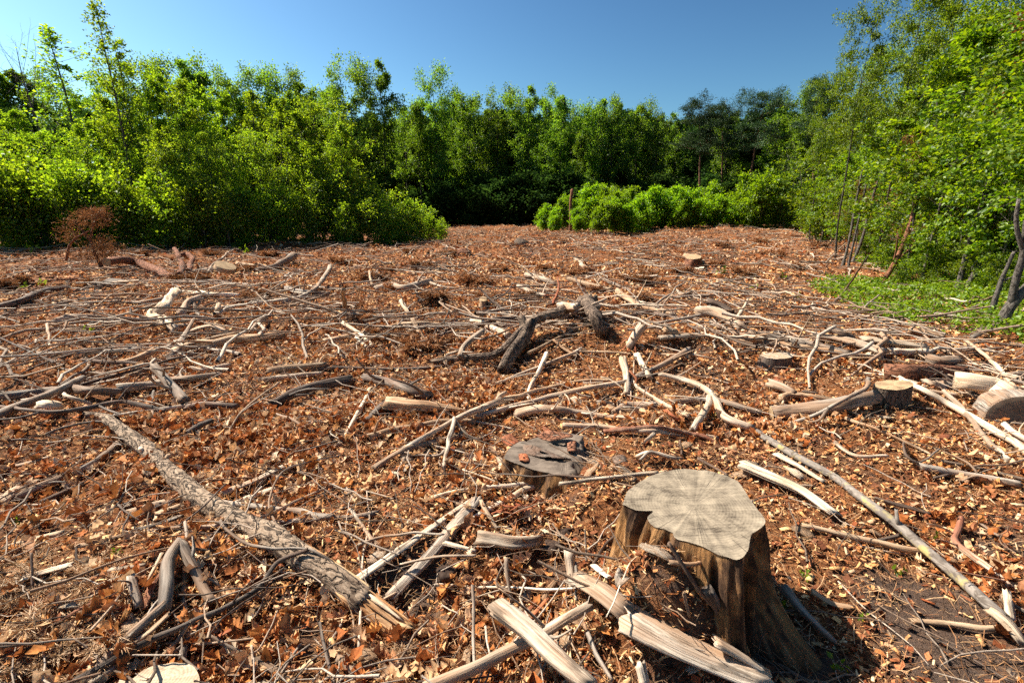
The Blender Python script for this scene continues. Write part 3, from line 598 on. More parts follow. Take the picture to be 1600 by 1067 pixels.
wood('twig', 10, [(585, 918), (700, 980), (835, 1062)], 8, 6, 'dark', 'long thin twig on the bare grey soil', 'twig')
wood('twig', 10, [(805, 810), (878, 850)], 14, 14, 'grey', 'short grey stick beyond the end of the pole', 'twig')
wood('twig', 10, [(740, 575), (800, 620)], 8, 7, 'grey', 'small grey stick right of the red-barked branch', 'twig')
wood('twig', 10, [(300, 335), (365, 375, .01), (460, 375)], 12, 10, 'pale', 'pale forked chip-stick on the wood chips', 'twig')
wood('branch', 6, [(860, 768), (930, 795), (1010, 820), (1130, 872), (1235, 922)], 16, 8, 'tan', 'long thin brown branch on the wood chips')
wood('twig', 6, [(1130, 880, .03), (1140, 930, .01), (1200, 960)], 10, 6, 'dark', 'kinked dark twig beyond the thin brown branch', 'twig')
# right middle
wood('branch', 6, [(180, 612, .02), (270, 632, .04), (350, 665, .05), (400, 715, .05), (432, 775, .04), (530, 820, .01)], 18, 34, 'pale', 'bleached bent branch meeting the grey pole', land='the bleached bent branch')
wood('branch', 6, [(70, 645), (130, 690, .01), (200, 730), (290, 775)], 14, 20, 'pale', 'slender pale branch left of the bleached bent branch', forks=[([(75, 650, .01), (85, 630, .05), (60, 600, .08)], 14, 8, 'red')])
wood('branch', 6, [(378, 705, .06), (345, 765, .03), (308, 825)], 26, 28, 'white', 'short thick white stick below the bleached bent branch')
wood('branch', 6, [(38, 555, .08), (42, 620, .03), (50, 685)], 30, 22, 'white', 'upright white peg behind the red root')
wood('branch', 6, [(92, 540, .08), (115, 580, .05), (135, 622, .0)], 24, 22, 'white', 'leaning white stub near the red splinters')
wood('branch', 6, [(240, 722), (340, 710), (440, 722), (500, 740), (575, 762)], 26, 22, 'grey', 'grey branch crossing under the bleached bent branch')
wood('branch', 6, [(0, 755), (60, 735), (160, 735)], 30, 24, 'grey', 'thick grey branch left of the white stick')
wood('root', 6, [(-40, 835), (60, 828, .02), (160, 822, .03), (280, 840, .03), (350, 855, .02), (400, 885)], 20, 17, 'redpale', 'red rotten root behind the large stump', 'root', rough=.5, land='the red rotten root')
wood('twig', 6, [(150, 845, .02), (110, 880)], 16, 10, 'pale', 'small pale stick under the red rotten root', 'twig')
wood('twig', 6, [(255, 870), (262, 925)], 10, 8, 'dark', 'short dark peg in front of the red rotten root', 'twig')
wood('twig', 6, [(330, 940), (390, 975), (440, 1002)], 14, 9, 'dark', 'dark stick behind the large stump top', 'twig')
wood('twig', 6, [(100, 945, .02), (140, 915, .05), (210, 935, .03), (260, 940)], 12, 8, 'grey', 'crooked grey twig behind the rotten stump', 'twig')
wood('cut_log', 6, [(612, 762, .01), (740, 750, .02), (860, 735, .02), (1000, 715, .02), (1065, 695, .01)], 62, 50, 'grey', 'grey log with tan sawn end lying before the round stump', 'log', cut=(0,), sides=20, jit=.1, stiff=True, land='the grey sawn log')
wood('branch', 6, [(690, 802), (770, 775, .03), (835, 745, .10), (920, 700, .13), (985, 662, .17), (990, 630, .22)], 14, 18, 'grey', 'curved branch lying over the grey sawn log', forks=[([(835, 745, .11), (800, 790, .03), (760, 800)], 14, 9)])
wood('branch', 6, [(650, 702, .02), (700, 692, .03), (790, 705, .02), (875, 716)], 28, 16, 'tan', 'tan curved branch behind the grey sawn log', forks=[([(660, 695, .03), (655, 730, .01)], 12, 10)])
slab(6, [(618, 650, .03), (660, 665, .04), (700, 690, .02)], 46, 36, 'pale', 'wedge-shaped pale wood chunk behind the tan branch', fl=.8)
slab(6, [(740, 680), (790, 685)], 16, 14, 'dark', 'dark flat chip behind the tan branch')
wood('cut_log', 6, [(1050, 598, .03), (1150, 600, .02), (1260, 602, .01), (1372, 600)], 66, 46, 'redbark', 'brown log with round sawn end behind the small round stump', 'log', cut=(0,), sides=20, jit=.1, stiff=True, land='the brown sawn log')
wood('pole', 6, [(1060, 598), (1180, 662, .02), (1300, 725, .02), (1400, 782, .02), (1500, 840, .02), (1640, 925, .01)], 18, 30, 'white', 'long white peeled pole reaching the right edge', 'pole', land='the long white peeled pole')
slab(6, [(975, 605), (1060, 615), (1160, 640), (1210, 660)], 12, 22, 'white', 'white split pole beside the small round stump')
wood('branch', 6, [(1225, 672), (1300, 690), (1370, 692), (1480, 710)], 18, 22, 'pale', 'pale branch behind the long white pole')
wood('branch', 6, [(1285, 680, .02), (1350, 735, .01), (1440, 850), (1545, 945)], 16, 22, 'pale', 'thin pale branch dropping below the long white pole')
slab(6, [(1345, 632, .12), (1420, 640, .12), (1480, 658, .10), (1550, 705, .05)], 70, 96, 'white', 'broad bright white slab of split trunk', fl=.75, sides=14, ragged=.05, land='the broad bright white slab')
slab(6, [(1215, 635, .02), (1250, 650, .02), (1300, 665)], 34, 22, 'pale', 'pale jagged chunk behind the white pole')
slab(6, [(1290, 650, .02), (1335, 660)], 32, 26, 'grey', 'grey rounded chunk beside the pale jagged chunk', fl=.7)
wood('branch', 6, [(1375, 480, .10), (1440, 530, .08), (1510, 600, .06), (1590, 690, .02)], 10, 22, 'pale', 'slender white branch leaning over the white slab')
wood('branch', 6, [(1450, 640, .10), (1400, 620, .12)], 8, 6, 'dark', 'dark twig lying across the white slab', 'twig')
wood('branch', 6, [(1530, 620), (1640, 615)], 30, 30, 'grey', 'grey log end poking in at the right edge')
wood('branch', 6, [(1520, 805, .05), (1560, 835, .03), (1640, 880)], 20, 22, 'white', 'short white branch in front of the big cut log', ragged=.01)
slab(6, [(1240, 550, .06), (1275, 560, .08), (1310, 560, .05), (1345, 560, .02)], 46, 34, 'grey', 'twisted grey root crown between the brown log and the white slab', fl=.8)
slab(6, [(975, 475, .02), (1080, 488, .03), (1140, 495, .02), (1205, 502)], 36, 34, 'white', 'white split log near the green herbs', fl=.6, sides=14)
slab(6, [(780, 462, .02), (860, 470, .02), (960, 495, .02), (1045, 525)], 22, 38, 'pale', 'pale thick peeled log among the sticks', fl=.8, sides=14)
slab(6, [(1090, 520), (1150, 525), (1230, 520)], 30, 24, 'pale', 'pale broken lump in front of the white split log', fl=.8)
slab(6, [(1165, 440, .01), (1220, 452, .01), (1280, 465)], 30, 26, 'tan', 'brown chunk at the edge of the green herbs', fl=.8)
slab(6, [(850, 440, .06), (890, 450, .07), (930, 470, .01)], 44, 30, 'dark', 'dark tilted slab behind the pale peeled log', fl=.5)
wood('branch', 6, [(530, 450), (640, 465, .03), (760, 490, .02), (910, 530)], 22, 26, 'grey', 'long grey pole in the bundle of sticks')
wood('branch', 6, [(495, 482), (620, 490, .01), (740, 505, .02), (920, 535)], 24, 20, 'tan', 'tan pole lowest in the bundle of sticks')
wood('branch', 6, [(375, 412, .02), (450, 440, .03), (560, 480, .03), (640, 500)], 16, 18, 'grey', 'grey branch at the left of the bundle of sticks')
wood('branch', 6, [(600, 455, .05), (720, 490, .05), (850, 505, .03)], 16, 14, 'dark', 'dark pole on top of the bundle of sticks')
slab(6, [(690, 540, .01), (780, 550, .02), (880, 590)], 16, 10, 'tan', 'tan lath slanting behind the pale-topped stump')
slab(6, [(820, 536, .02), (930, 545, .02), (1040, 548)], 14, 12, 'tan', 'straight yellowish lath behind the brown sawn log')
wood('root', 6, [(330, 372, .05), (390, 372, .07), (440, 395, .05), (490, 425, .01)], 40, 34, 'pale', 'gnarled bleached root in the middle right', 'root', forks=[([(430, 415, .04), (485, 385, .10), (508, 350, .16), (520, 322, .22)], 18, 9, 'white'), ([(345, 370, .06), (380, 340, .12), (420, 310, .18)], 12, 6)], land='the gnarled bleached root')
slab(6, [(370, 330, .10), (420, 345, .08), (460, 370, .04)], 40, 26, 'dark', 'dark slab leaning behind the gnarled bleached root', fl=.5)
wood('branch', 6, [(15, 290, .06), (60, 320, .05), (110, 350, .03), (215, 375)], 24, 22, 'tan', 'brown stick beyond the twisted dark log')
wood('branch', 6, [(90, 335), (150, 350, .02), (230, 380)], 16, 20, 'pale', 'pale pole parallel to the brown stick')
wood('branch', 6, [(-10, 410), (60, 385, .03), (130, 368, .05), (200, 385, .03)], 18, 14, 'dark', 'dark arching branch below the brown stick')
wood('branch', 6, [(105, 430, .16), (85, 460, .09), (60, 502)], 40, 28, 'pale', 'pale broken stub ringed by red splinters', land='the stub ringed by red splinters')
for dx, dy, e in ((-40, 60, .0), (-25, 70, 0), (10, 75, 0), (-55, 40, .02)):
    slab(6, [(75, 455, .08), (75 + dx, 455 + dy, e)], 10, 5, 'red', ('outermost left', 'left', 'front', 'upper left')[(-40, -25, 10, -55).index(dx)] + ' red splinter around the pale broken stub', 'splinter')
wood('branch', 6, [(80, 622), (150, 592, .02), (215, 560, .04), (292, 514, .06)], 20, 24, 'grey', 'dark grey branch pointing past the white pegs')
slab(6, [(180, 470, .02), (260, 462, .03), (330, 458)], 26, 22, 'pale', 'flat pale log left of the stick bundle', fl=.6)
slab(6, [(200, 440, .05), (230, 445, .05)], 28, 26, 'tan', 'small yellow sawn block by the flat pale log', fl=.8)
wood('branch', 6, [(215, 265), (260, 300, .02), (300, 290)], 14, 10, 'pale', 'pale bent stick beyond the gnarled root')
wood('branch', 6, [(480, 285), (560, 305), (640, 325)], 12, 12, 'pale', 'lone pale stick on the brown open ground')
slab(6, [(275, 150, .05), (330, 158, .03)], 26, 22, 'tan', 'short sawn block far out in the clearing', fl=.8)
wood('branch', 12, [(68, 770), (150, 680, .25), (270, 500, .9)], 12, 7, 'dark', 'thin dead pole leaning up out of the brown ground')
wood('branch', 12, [(205, 845), (260, 775, .12), (330, 715, .25)], 10, 7, 'grey', 'shorter dead pole leaning by the green herbs')
wood('branch', 12, [(190, 855), (320, 850), (445, 855)], 14, 12, 'dark', 'dark stick along the edge of the herbs')
wood('branch', 12, [(30, 540), (90, 480, .25), (150, 425, .5)], 8, 6, 'grey', 'distant leaning stick left of the young trunks')
wood('branch', 12, [(810, 970, .02), (880, 1020, .02), (960, 1075)], 14, 16, 'pale', 'pale stick beneath the crooked edge tree')
wood('branch', 12, [(720, 1030), (850, 1020, .02), (1020, 1008)], 16, 12, 'grey', 'grey stick lying level beneath the crooked edge tree')
wood('branch', 12, [(850, 945, .03), (890, 930, .04), (930, 915, .03)], 24, 20, 'grey', 'cut grey stub by the root of the crooked edge tree')
# a thick log at the right edge, its sawn face towards the camera
p0 = gp(*pc(10, 830, 300))[0]; ax = np.array([.36, .933, 0.]); c0 = np.array([p0[0] + .21, p0[1] + .10, p0[2] + .05])
Cb = c0 + ax * np.linspace(0, .22, 12)[:, None]; org = c0.copy(); acc = Acc(); acc.add(*tube(Cb, np.linspace(.25, .245, 12), 40, .06, .8, 0, 444, .05)); bigcut = link('cut_log', acc.mesh('cut_log', True, org), M['grey'], loc=org)
tag(bigcut, 'thick log with brown sawn face at the right edge', 'log', 'fallen wood in the clearing'); LAND.append(('the thick sawn log at the right edge', org[0], org[1]))
T_, S_, U_ = frames(Cb); th = np.linspace(0, 2 * np.pi, 40, endpoint=False); V = [np.zeros(3) - ax * .006]; A = [(0, 0, 0)]
for q in range(1, 8):
    rr = .248 * q / 7; V += list(-ax * (.006 if q < 7 else .001) + S_[0] * (np.cos(th) * rr)[:, None] + U_[0] * (np.sin(th) * rr * .8)[:, None]); A += list(np.column_stack([np.cos(th) * rr, np.sin(th) * rr, 0 * th]))
F4 = [(1 + w * 40 + q, 1 + (w + 1) * 40 + q, 1 + (w + 1) * 40 + (q + 1) % 40, 1 + w * 40 + (q + 1) % 40) for q in range(40) for w in range(6)]
link('cut_end', np_mesh('cut_end', np.array(V), [np.array(F4), np.array([(0, 1 + q, 1 + (q + 1) % 40) for q in range(40)])], True, np.array(A)), M['facecut'], bigcut)
# centre: the twisted dark log and the branches round it
tw = wood('twisted_log', 5, [(525, 665, .0), (640, 655, .03), (780, 648, .03), (860, 590, .06), (925, 520, .09), (1010, 462, .12), (1110, 430, .13), (1185, 412, .12), (1262, 395, .10)], 26, 74, 'twistbark', 'twisted dark log with scaly bark rising in the middle', 'log', sides=22, jit=.2, rough=.3,
     forks=[([(1240, 400, .10), (1275, 450, .06), (1310, 525, 0)], 70, 55), ([(960, 500, .1), (930, 590, .05), (840, 705, 0)], 66, 55), ([(1045, 418, .18), (1110, 408, .20), (1180, 412, .19)], 22, 34, 'pale'), ([(930, 500, .12), (935, 465, .18)], 46, 38)], forkname='limb', land='the twisted dark log')  # the pale fork is a highlight on the log's top, put in as colour
wood('branch', 5, [(645, 645, .06), (668, 592, .10), (752, 528, .16)], 26, 30, 'pale', 'pale branch propped beside the twisted dark log', forks=[([(650, 620, .08), (600, 630, .03), (578, 645)], 14, 10)])
wood('branch', 5, [(700, 475, .04), (780, 500, .06), (872, 545, .02)], 22, 34, 'pale', 'short pale branch behind the twisted dark log', forks=[([(790, 500, .06), (800, 470, .1), (775, 440, .13)], 12, 8)])
wood('branch', 5, [(735, 500, .1), (810, 472, .12), (930, 465, .1)], 22, 18, 'dark', 'dark stick over the short pale branch')
wood('branch', 5, [(258, 325, .04), (320, 312, .06), (385, 325, .05), (440, 312, .05), (510, 298, .03)], 26, 30, 'pale', 'knotty tan branch behind the needle-brown brush', forks=[([(490, 305, .03), (560, 318, .02), (665, 335)], 15, 10)], land='the knotty tan branch')
wood('branch', 5, [(108, 490, .08), (172, 530, .05), (245, 592)], 16, 20, 'white', 'bright white stick left of the twisted log')
wood('branch', 5, [(168, 556, .03), (218, 598)], 14, 16, 'white', 'small white stick just below the bright white stick')
wood('branch', 5, [(15, 575), (100, 555, .02), (200, 535, .04), (350, 502, .04), (470, 495, .04), (585, 502, .02)], 22, 26, 'tan', 'long tan branch across the middle left of the twisted log', forks=[([(380, 500, .04), (430, 525, .02), (500, 510)], 12, 8)])
wood('branch', 5, [(378, 392, .06), (412, 442)], 22, 20, 'white', 'stubby white stick behind the long tan branch')
slab(5, [(428, 470, .09), (455, 520, .04), (482, 575)], 22, 24, 'tan', 'leaning tan stake crossing the long tan branch')
wood('branch', 5, [(435, 595), (520, 560, .03), (605, 528, .05)], 20, 14, 'dark', 'dark branch between tan stake and twisted log')
wood('branch', 5, [(92, 1050), (130, 985), (165, 920, .02), (232, 795, .06)], 20, 20, 'white', 'long white stick in the centre left leaves')
slab(5, [(318, 860, .02), (400, 868, .03), (480, 875, .03), (580, 885, .02), (668, 898)], 62, 28, 'tan', 'tan split log with torn end behind the forked pole', 'log', fl=.8, sides=16, land='the tan split log')
slab(5, [(195, 955), (250, 900, .02), (305, 850, .03)], 22, 30, 'dark', 'strip of dark bark at the tan split log', 'bark', .3)
wood('branch', 5, [(395, 1070), (470, 1025, .03), (560, 975, .05), (640, 930, .07), (740, 885, .07), (835, 848, .06)], 26, 34, 'pale', 'long pale pole with forked end in the centre', forks=[([(800, 862, .06), (830, 830, .10), (862, 812, .12)], 24, 16), ([(820, 855, .06), (930, 825, .05), (1050, 790, .04), (1200, 757, .02), (1350, 752)], 26, 12, 'tan')], land='the long forked pale pole')
wood('branch', 5, [(690, 925, .02), (800, 900, .03), (900, 870, .04), (1050, 835, .04), (1250, 788, .04), (1405, 762, .02)], 24, 24, 'pale', 'second long pale pole right of the forked pole')
wood('branch', 5, [(920, 905), (1010, 885, .02), (1110, 890, .02), (1180, 905, .01), (1300, 915), (1450, 935)], 46, 14, 'pale', 'pale tapering branch below the two long poles', land='the pale tapering branch')
wood('branch', 5, [(1290, 858), (1400, 862), (1490, 866)], 22, 24, 'grey', 'grey branch beside the upright white peg')
wood('branch', 5, [(1340, 890), (1480, 890)], 24, 22, 'tan', 'tan branch under the upright white peg')
wood('branch', 5, [(205, 745), (290, 752, .03), (400, 792, .03), (510, 825, .01)], 40, 46, 'dark', 'dark rotten branch above the tan split log')
wood('branch', 5, [(-30, 700), (140, 696), (300, 702, .01), (430, 700, .02), (570, 690)], 14, 16, 'dark', 'long dark stick running level to the twisted log')
slab(5, [(1085, 570, .03), (1130, 605, .02), (1185, 642)], 14, 16, 'tan', 'light stick in the shade of the twisted log')
wood('branch', 5, [(955, 262, .02), (1020, 280, .03), (1085, 308)], 24, 22, 'pale', 'pale log piece beyond the twisted dark log')
wood('branch', 5, [(915, 318, .02), (980, 340, .02), (1045, 365)], 18, 22, 'pale', 'pale stick just beyond the twisted dark log')
wood('branch', 5, [(1145, 285, .03), (1240, 310, .03), (1345, 342)], 20, 26, 'tan', 'tan branch beyond the end of the twisted log')
wood('branch', 5, [(1300, 280, .04), (1320, 290, .03), (1440, 338)], 16, 10, 'grey', 'hooked grey stick beyond the tan branch')
wood('branch', 5, [(1180, 192), (1215, 218, .02), (1255, 245)], 16, 20, 'pale', 'isolated pale stick further out')
wood('twig', 5, [(735, 325, .25), (800, 385, .12), (875, 445, .02)], 9, 12, 'dark', 'dark twig slanting down to the twisted log', 'twig', forks=[([(800, 385, .12), (860, 350, .2), (895, 300, .3)], 7, 4)])
wood('twig', 5, [(1080, 400, .2), (1105, 330, .35), (1100, 275, .45)], 14, 6, 'red', 'reddish upright twig over the twisted log', 'twig', forks=[([(1100, 345, .3), (1150, 320, .4)], 7, 4), ([(1095, 370, .25), (1040, 360, .3)], 7, 4)])
wood('twig', 5, [(1240, 375, .1), (1205, 320, .2), (1180, 275, .3)], 9, 6, 'dark', 'thin upright twig by the end of the twisted log', 'twig')
wood('twig', 5, [(120, 440, .15), (90, 470, .1), (110, 505, .02)], 8, 7, 'dark', 'hooped dark twig left of the white stick', 'twig')
wood('twig', 5, [(230, 250, .2), (235, 300, .1), (250, 330, 0)], 10, 12, 'tan', 'upright twig by the knotty tan branch', 'twig')
wood('stake', 5, [(105, 330, .5), (112, 390, .25), (122, 445, 0)], 18, 24, 'tan', 'upright brown stake among needle brush', 'stake')
wood('branch', 5, [(640, 252), (700, 302)], 12, 14, 'white', 'small bright stick far behind the knotty branch')
# left middle
wood('log', 4, [(-30, 362), (60, 335, .02), (110, 320, .03), (200, 282, .04), (318, 264, .02)], 36, 22, 'dark', 'dark charred-looking log entering from the left edge', 'log', sides=18, land='the dark log at the left edge')
wood('log', 4, [(495, 152, .22), (560, 138, .24), (640, 152, .19), (720, 188, .08), (810, 216, .0)], 36, 36, 'redbark', 'curved red-barked log with raised sawn end', 'log', cut=(0,), sides=20, stiff=False, land='the curved red-barked log')
wood('root', 4, [(835, 200, 0), (842, 150, .18), (825, 118, .28), (808, 88, .38)], 26, 18, 'redbark', 'red upturned root beside the curved log', 'root', forks=[([(818, 105, .32), (870, 110, .31), (888, 142, .2), (868, 190, 0)], 20, 24), ([(840, 190, .02), (870, 225, 0)], 18, 12)])
wood('log', 4, [(1190, 185), (1270, 162, .03), (1320, 142, .08), (1362, 115, .15)], 22, 34, 'grey', 'grey broken log tilted up before the thicket', 'log', land='the tilted grey log')
wood('sawn_disc', 4, [(1040, 178, .06), (1044, 162, .14)], 96, 90, 'tan', 'round sawn disc lying in front of the thicket', 'log', cut=(0, -1), sides=24, wob=0)
wood('branch', 4, [(960, 200), (985, 160, .10), (1030, 130, .2), (1050, 105, .3)], 12, 9, 'pale', 'thin pale branch bent up by the sawn disc')
slab(4, [(225, 232, .02), (300, 228, .02), (370, 224, .02)], 22, 18, 'redbark', 'reddish slab on the wide flat stump')
slab(4, [(365, 228, .07), (430, 222, .08), (512, 214, .08)], 12, 14, 'tan', 'tan slat painting the sunlit top of the wide flat stump')  # added strip, its tan stands for sunlight on the stump top
wood('stump_root', 4, [(805, 282, .20), (790, 310, .18), (750, 350, .14), (712, 392, .06), (760, 420, .03), (812, 462, 0)], 34, 44, 'white', 'twisted bleached root crown like driftwood', 'root', sides=16, jit=.35, rough=.5, wob=1.8, forks=[([(795, 300, .18), (830, 285, .22), (815, 268, .26)], 24, 14), ([(715, 390, .06), (690, 420, 0)], 36, 24)], land='the bleached driftwood root')
wood('stump_root', 4, [(925, 312, .16), (870, 335, .12), (845, 370, .06), (830, 395, 0)], 30, 36, 'pale', 'smaller bleached root beside the driftwood root', 'root', sides=14, jit=.25, forks=[([(915, 312, .16), (922, 335, .12), (900, 352, .08)], 12, 14), ([(880, 350, .06), (910, 380, .03), (945, 402)], 18, 12, 'grey')])
slab(4, [(868, 475, .03), (940, 450, .06), (990, 445, .05), (1045, 468)], 44, 30, 'pale', 'fibrous frayed wood piece below the driftwood root', ragged=.08)
wood('branch', 4, [(1315, 335), (1380, 312, .02), (1450, 278, .06), (1502, 218, .18), (1530, 168, .30)], 20, 20, 'pale', 'pale branch curving up like a rib')
wood('branch', 4, [(1325, 268), (1400, 285, .02), (1520, 292)], 30, 18, 'grey', 'grey thick stick under the rib-like branch')
wood('branch', 4, [(1220, 345), (1238, 290, .08), (1320, 235, .18)], 10, 8, 'pale', 'thin pale twig left of the rib-like branch')
wood('branch', 4, [(175, 572), (290, 570), (400, 560, .02), (520, 558, .02), (640, 548)], 22, 24, 'grey', 'long grey branch level across the left middle')
wood('branch', 4, [(820, 555), (900, 530, .03), (1000, 525, .05), (1100, 500, .06), (1200, 492, .05), (1310, 488, .02)], 40, 36, 'tan', 'thick tan branch with peeling bark left of centre', land='the thick tan branch')
wood('branch', 4, [(765, 588), (850, 540, .05), (1000, 495, .09), (1140, 472, .08)], 24, 14, 'tan', 'brown branch resting on the thick tan branch', forks=[([(850, 545, .05), (800, 575, .02), (770, 592)], 20, 14, 'grey')])
wood('branch', 4, [(718, 640, .10), (760, 680, .06), (800, 725, .03), (862, 792)], 36, 46, 'grey', 'short thick grey branch with pale snapped tip', sides=14, land='the short thick grey branch')
wood('branch', 4, [(540, 728), (690, 712, .02), (800, 695, .02), (900, 682, .02), (1000, 668)], 44, 30, 'pale', 'pale branch lying behind the short thick grey branch')
wood('branch', 4, [(880, 640), (960, 640, .02), (1062, 625)], 20, 18, 'pale', 'pale stick in the leaves below the thick tan branch')
wood('log', 4, [(-40, 772), (120, 765, .02), (240, 742, .02), (400, 738, .03), (545, 748)], 46, 38, 'grey', 'grey log lying level at the left edge', 'log', sides=16, land='the level grey log')
wood('log', 4, [(-30, 872), (80, 820, .04), (200, 772, .09), (300, 722, .11), (385, 684, .10)], 48, 30, 'grey', 'dull log crossing over the level grey log', 'log')
wood('branch', 4, [(268, 738, .10), (330, 775, .08), (420, 805, .03)], 15, 18, 'pale', 'pale twig over the level grey log')
wood('branch', 4, [(-40, 812, .05), (100, 825, .06), (250, 842, .06), (420, 820, .06), (560, 795, .05), (680, 815, .04), (765, 838)], 14, 24, 'dark', 'long dark wavy branch across the left', forks=[([(450, 815, .06), (560, 850, .04), (650, 838, .03)], 12, 7), ([(200, 838, .06), (100, 865, .04), (-40, 878, .03)], 12, 8)], land='the long dark wavy branch')
wood('branch', 4, [(870, 818), (960, 805, .02), (1100, 818)], 26, 32, 'dark', 'dark brown branch in leaves below the grey branch')
wood('branch', 4, [(1250, 808), (1320, 778, .03), (1400, 745, .04), (1470, 718, .04), (1610, 698, .02)], 44, 46, 'dark', 'thick dark brown branch left of the tan split log', sides=16, land='the thick dark brown branch')
wood('branch', 4, [(1275, 848), (1360, 880, .03), (1442, 935)], 14, 12, 'grey', 'grey twig below the thick dark brown branch')
wood('branch', 4, [(1060, 925), (1120, 840, .06), (1200, 770, .09), (1300, 700, .09)], 12, 8, 'pale', 'slim pale switch leaning by the thick dark brown branch', forks=[([(1120, 845, .06), (1180, 800, .06), (1290, 740, .05)], 7, 5)])
slab(4, [(192, 805, .04), (232, 808, .05), (268, 815, .02)], 46, 36, 'white', 'white wood chunk beside the dark wavy branch', fl=.9)
wood('branch', 4, [(-20, 488, .10), (120, 552, .08), (255, 612, .04)], 8, 10, 'dark', 'straight dark twig pointing in from the left edge', 'twig')
wood('branch', 4, [(15, 498), (80, 475, .02), (160, 458, .03), (340, 450, .01)], 15, 12, 'pale', 'long pale stick on the bare soil at left')
wood('branch', 4, [(265, 415), (330, 398, .02), (440, 395)], 28, 18, 'pale', 'pale tapered stick left of the driftwood root')
wood('branch', 4, [(340, 470), (420, 430, .05), (500, 415, .06), (640, 430, .05), (760, 432, .09)], 10, 8, 'dark', 'dark whip-thin branch reaching the driftwood root')
wood('branch', 4, [(480, 440), (580, 418, .02), (690, 408, .02)], 26, 20, 'grey', 'grey stick in front of the driftwood root')
wood('branch', 4, [(500, 520), (620, 460, .06), (850, 420, .14), (1100, 405, .10), (1280, 392, .05), (1480, 362)], 9, 7, 'dark', 'very long dark switch crossing the driftwood root')
wood('branch', 4, [(555, 338), (660, 332, .02), (775, 315, .02)], 14, 18, 'pale', 'pale stick behind the driftwood root')
wood('branch', 4, [(1170, 468), (1195, 435, .05), (1228, 405, .1)], 20, 26, 'pale', 'blunt pale stick standing slanted in the leaves')
wood('stub', 4, [(998, 402, 0), (1005, 375, .10), (1012, 345, .18)], 26, 22, 'tan', 'upright tan stub behind the frayed wood', 'stub')
wood('twig', 4, [(215, 435, .12), (228, 490, .05), (235, 535)], 12, 12, 'pale', 'upright pale twig on the bare soil', 'twig')
slab(4, [(838, 515, .02), (868, 460, .10), (898, 410, .17)], 24, 14, 'pale', 'pale stake leaning on the frayed wood')
wood('branch', 4, [(720, 245), (900, 240, .02), (1050, 248, .02), (1210, 255)], 12, 14, 'grey', 'long thin grey pole level behind the driftwood root')
wood('branch', 4, [(820, 288), (950, 292, .02), (1105, 302)], 22, 22, 'white', 'bright pale log piece right of the driftwood root')
wood('branch', 4, [(285, 322), (340, 330, .02), (400, 352)], 12, 14, 'tan', 'brown stick in front of the wide flat stump')
wood('branch', 4, [(560, 612), (610, 600, .02), (700, 560, .06)], 24, 34, 'tan', 'torn tan branch piece left of the thick tan branch')
wood('branch', 4, [(420, 660), (560, 672, .02), (690, 668)], 16, 18, 'grey', 'grey stick above the pale branch')
wood('branch', 4, [(380, 600), (520, 612, .02), (680, 620)], 18, 22, 'dark', 'dark stick above the grey stick')
wood('branch', 4, [(770, 595), (860, 590, .02), (960, 592)], 18, 16, 'dark', 'dark short stick below the brown branch')
wood('branch', 4, [(1240, 655), (1350, 640, .02), (1500, 625)], 34, 26, 'tan', 'faded tan log above the thick dark brown branch')
wood('branch', 4, [(1220, 690), (1340, 675, .02), (1490, 662)], 24, 18, 'pale', 'whitish pole below the faded tan log')
wood('branch', 4, [(390, 858), (460, 862), (530, 872)], 34, 36, 'barklog', 'short bark-covered branch at the head of the long log')
wood('branch', 4, [(200, 948), (300, 910, .03), (420, 888, .04), (560, 885, .03)], 12, 10, 'dark', 'dark twig curving over the head of the long log')
wood('branch', 4, [(-20, 975), (100, 968, .02), (200, 972)], 12, 10, 'dark', 'dark twig at the left edge beneath the wavy branch')
wood('branch', 4, [(860, 940), (920, 905, .04), (980, 880, .05)], 30, 24, 'dark', 'dark leaning bark strip right of the log head')
wood('branch', 4, [(60, 100, .02), (20, 110), (-30, 120)], 16, 14, 'pale', 'pale stick end at the far left')
wood('branch', 4, [(1100, 155), (1180, 165)], 18, 14, 'tan', 'brown stick behind the tilted grey log')
# bark lying on the rotten stump, red bark, a broken lump of earth-red wood
def flake(crop, pts, lift, mat, label, fold=.012):
    SEED[0] += 1; P = []
    for x, y in pts:
        px, py = pc(crop, x, y); q = flat(px, py, lift); P.append((q[0], q[1], lift))
    P = np.array(P); c = P.mean(0); n = 26; B = crom(np.vstack([P, P[:1]]), n + 1)[:-1]
    V = []; 
    for z in (0, 1):
        for f in (1., .6, .2):
            q = c + (B - c) * f; zz = lift - .012 + z * -.005 + fold * (f ** 2) * np.sin(np.arange(n) / n * 4 * math.pi) + .008 * (vnoise(q[:, 0] * 40, q[:, 1] * 40, SEED[0]) - .5); V.append(np.column_stack([q[:, :2], zz]))
    V = np.concatenate(V) - c; F = []
    for q in range(n):
        k = (q + 1) % n
        for z in (0, 1):
            for w in (0, 1):
                f = (z * 3 * n + w * n + q, z * 3 * n + w * n + k, z * 3 * n + (w + 1) * n + k, z * 3 * n + (w + 1) * n + q); F.append(f if z == 0 else f[::-1])
        F.append((q, 3 * n + q, 3 * n + k, k))
    me = np_mesh('bark_piece', V, np.array(F), False, V); me2 = me
    b_ = bpy.data.meshes; o = link('bark_piece', me, M[mat], loc=c); tag(o, label, 'bark', 'bark pieces near the stumps')
    return o
flake(8, [(790, 92), (850, 78), (925, 82), (930, 105), (850, 110)], .215, 'redbark', 'pinkish flat bark piece on the rotten stump')
flake(8, [(725, 165), (760, 172), (768, 190), (735, 195)], .205, 'red', 'orange bark curl on the left of the rotten stump')
flake(8, [(655, 105), (700, 92), (730, 115), (700, 135)], .12, 'red', 'orange bark scrap behind the rotten stump')
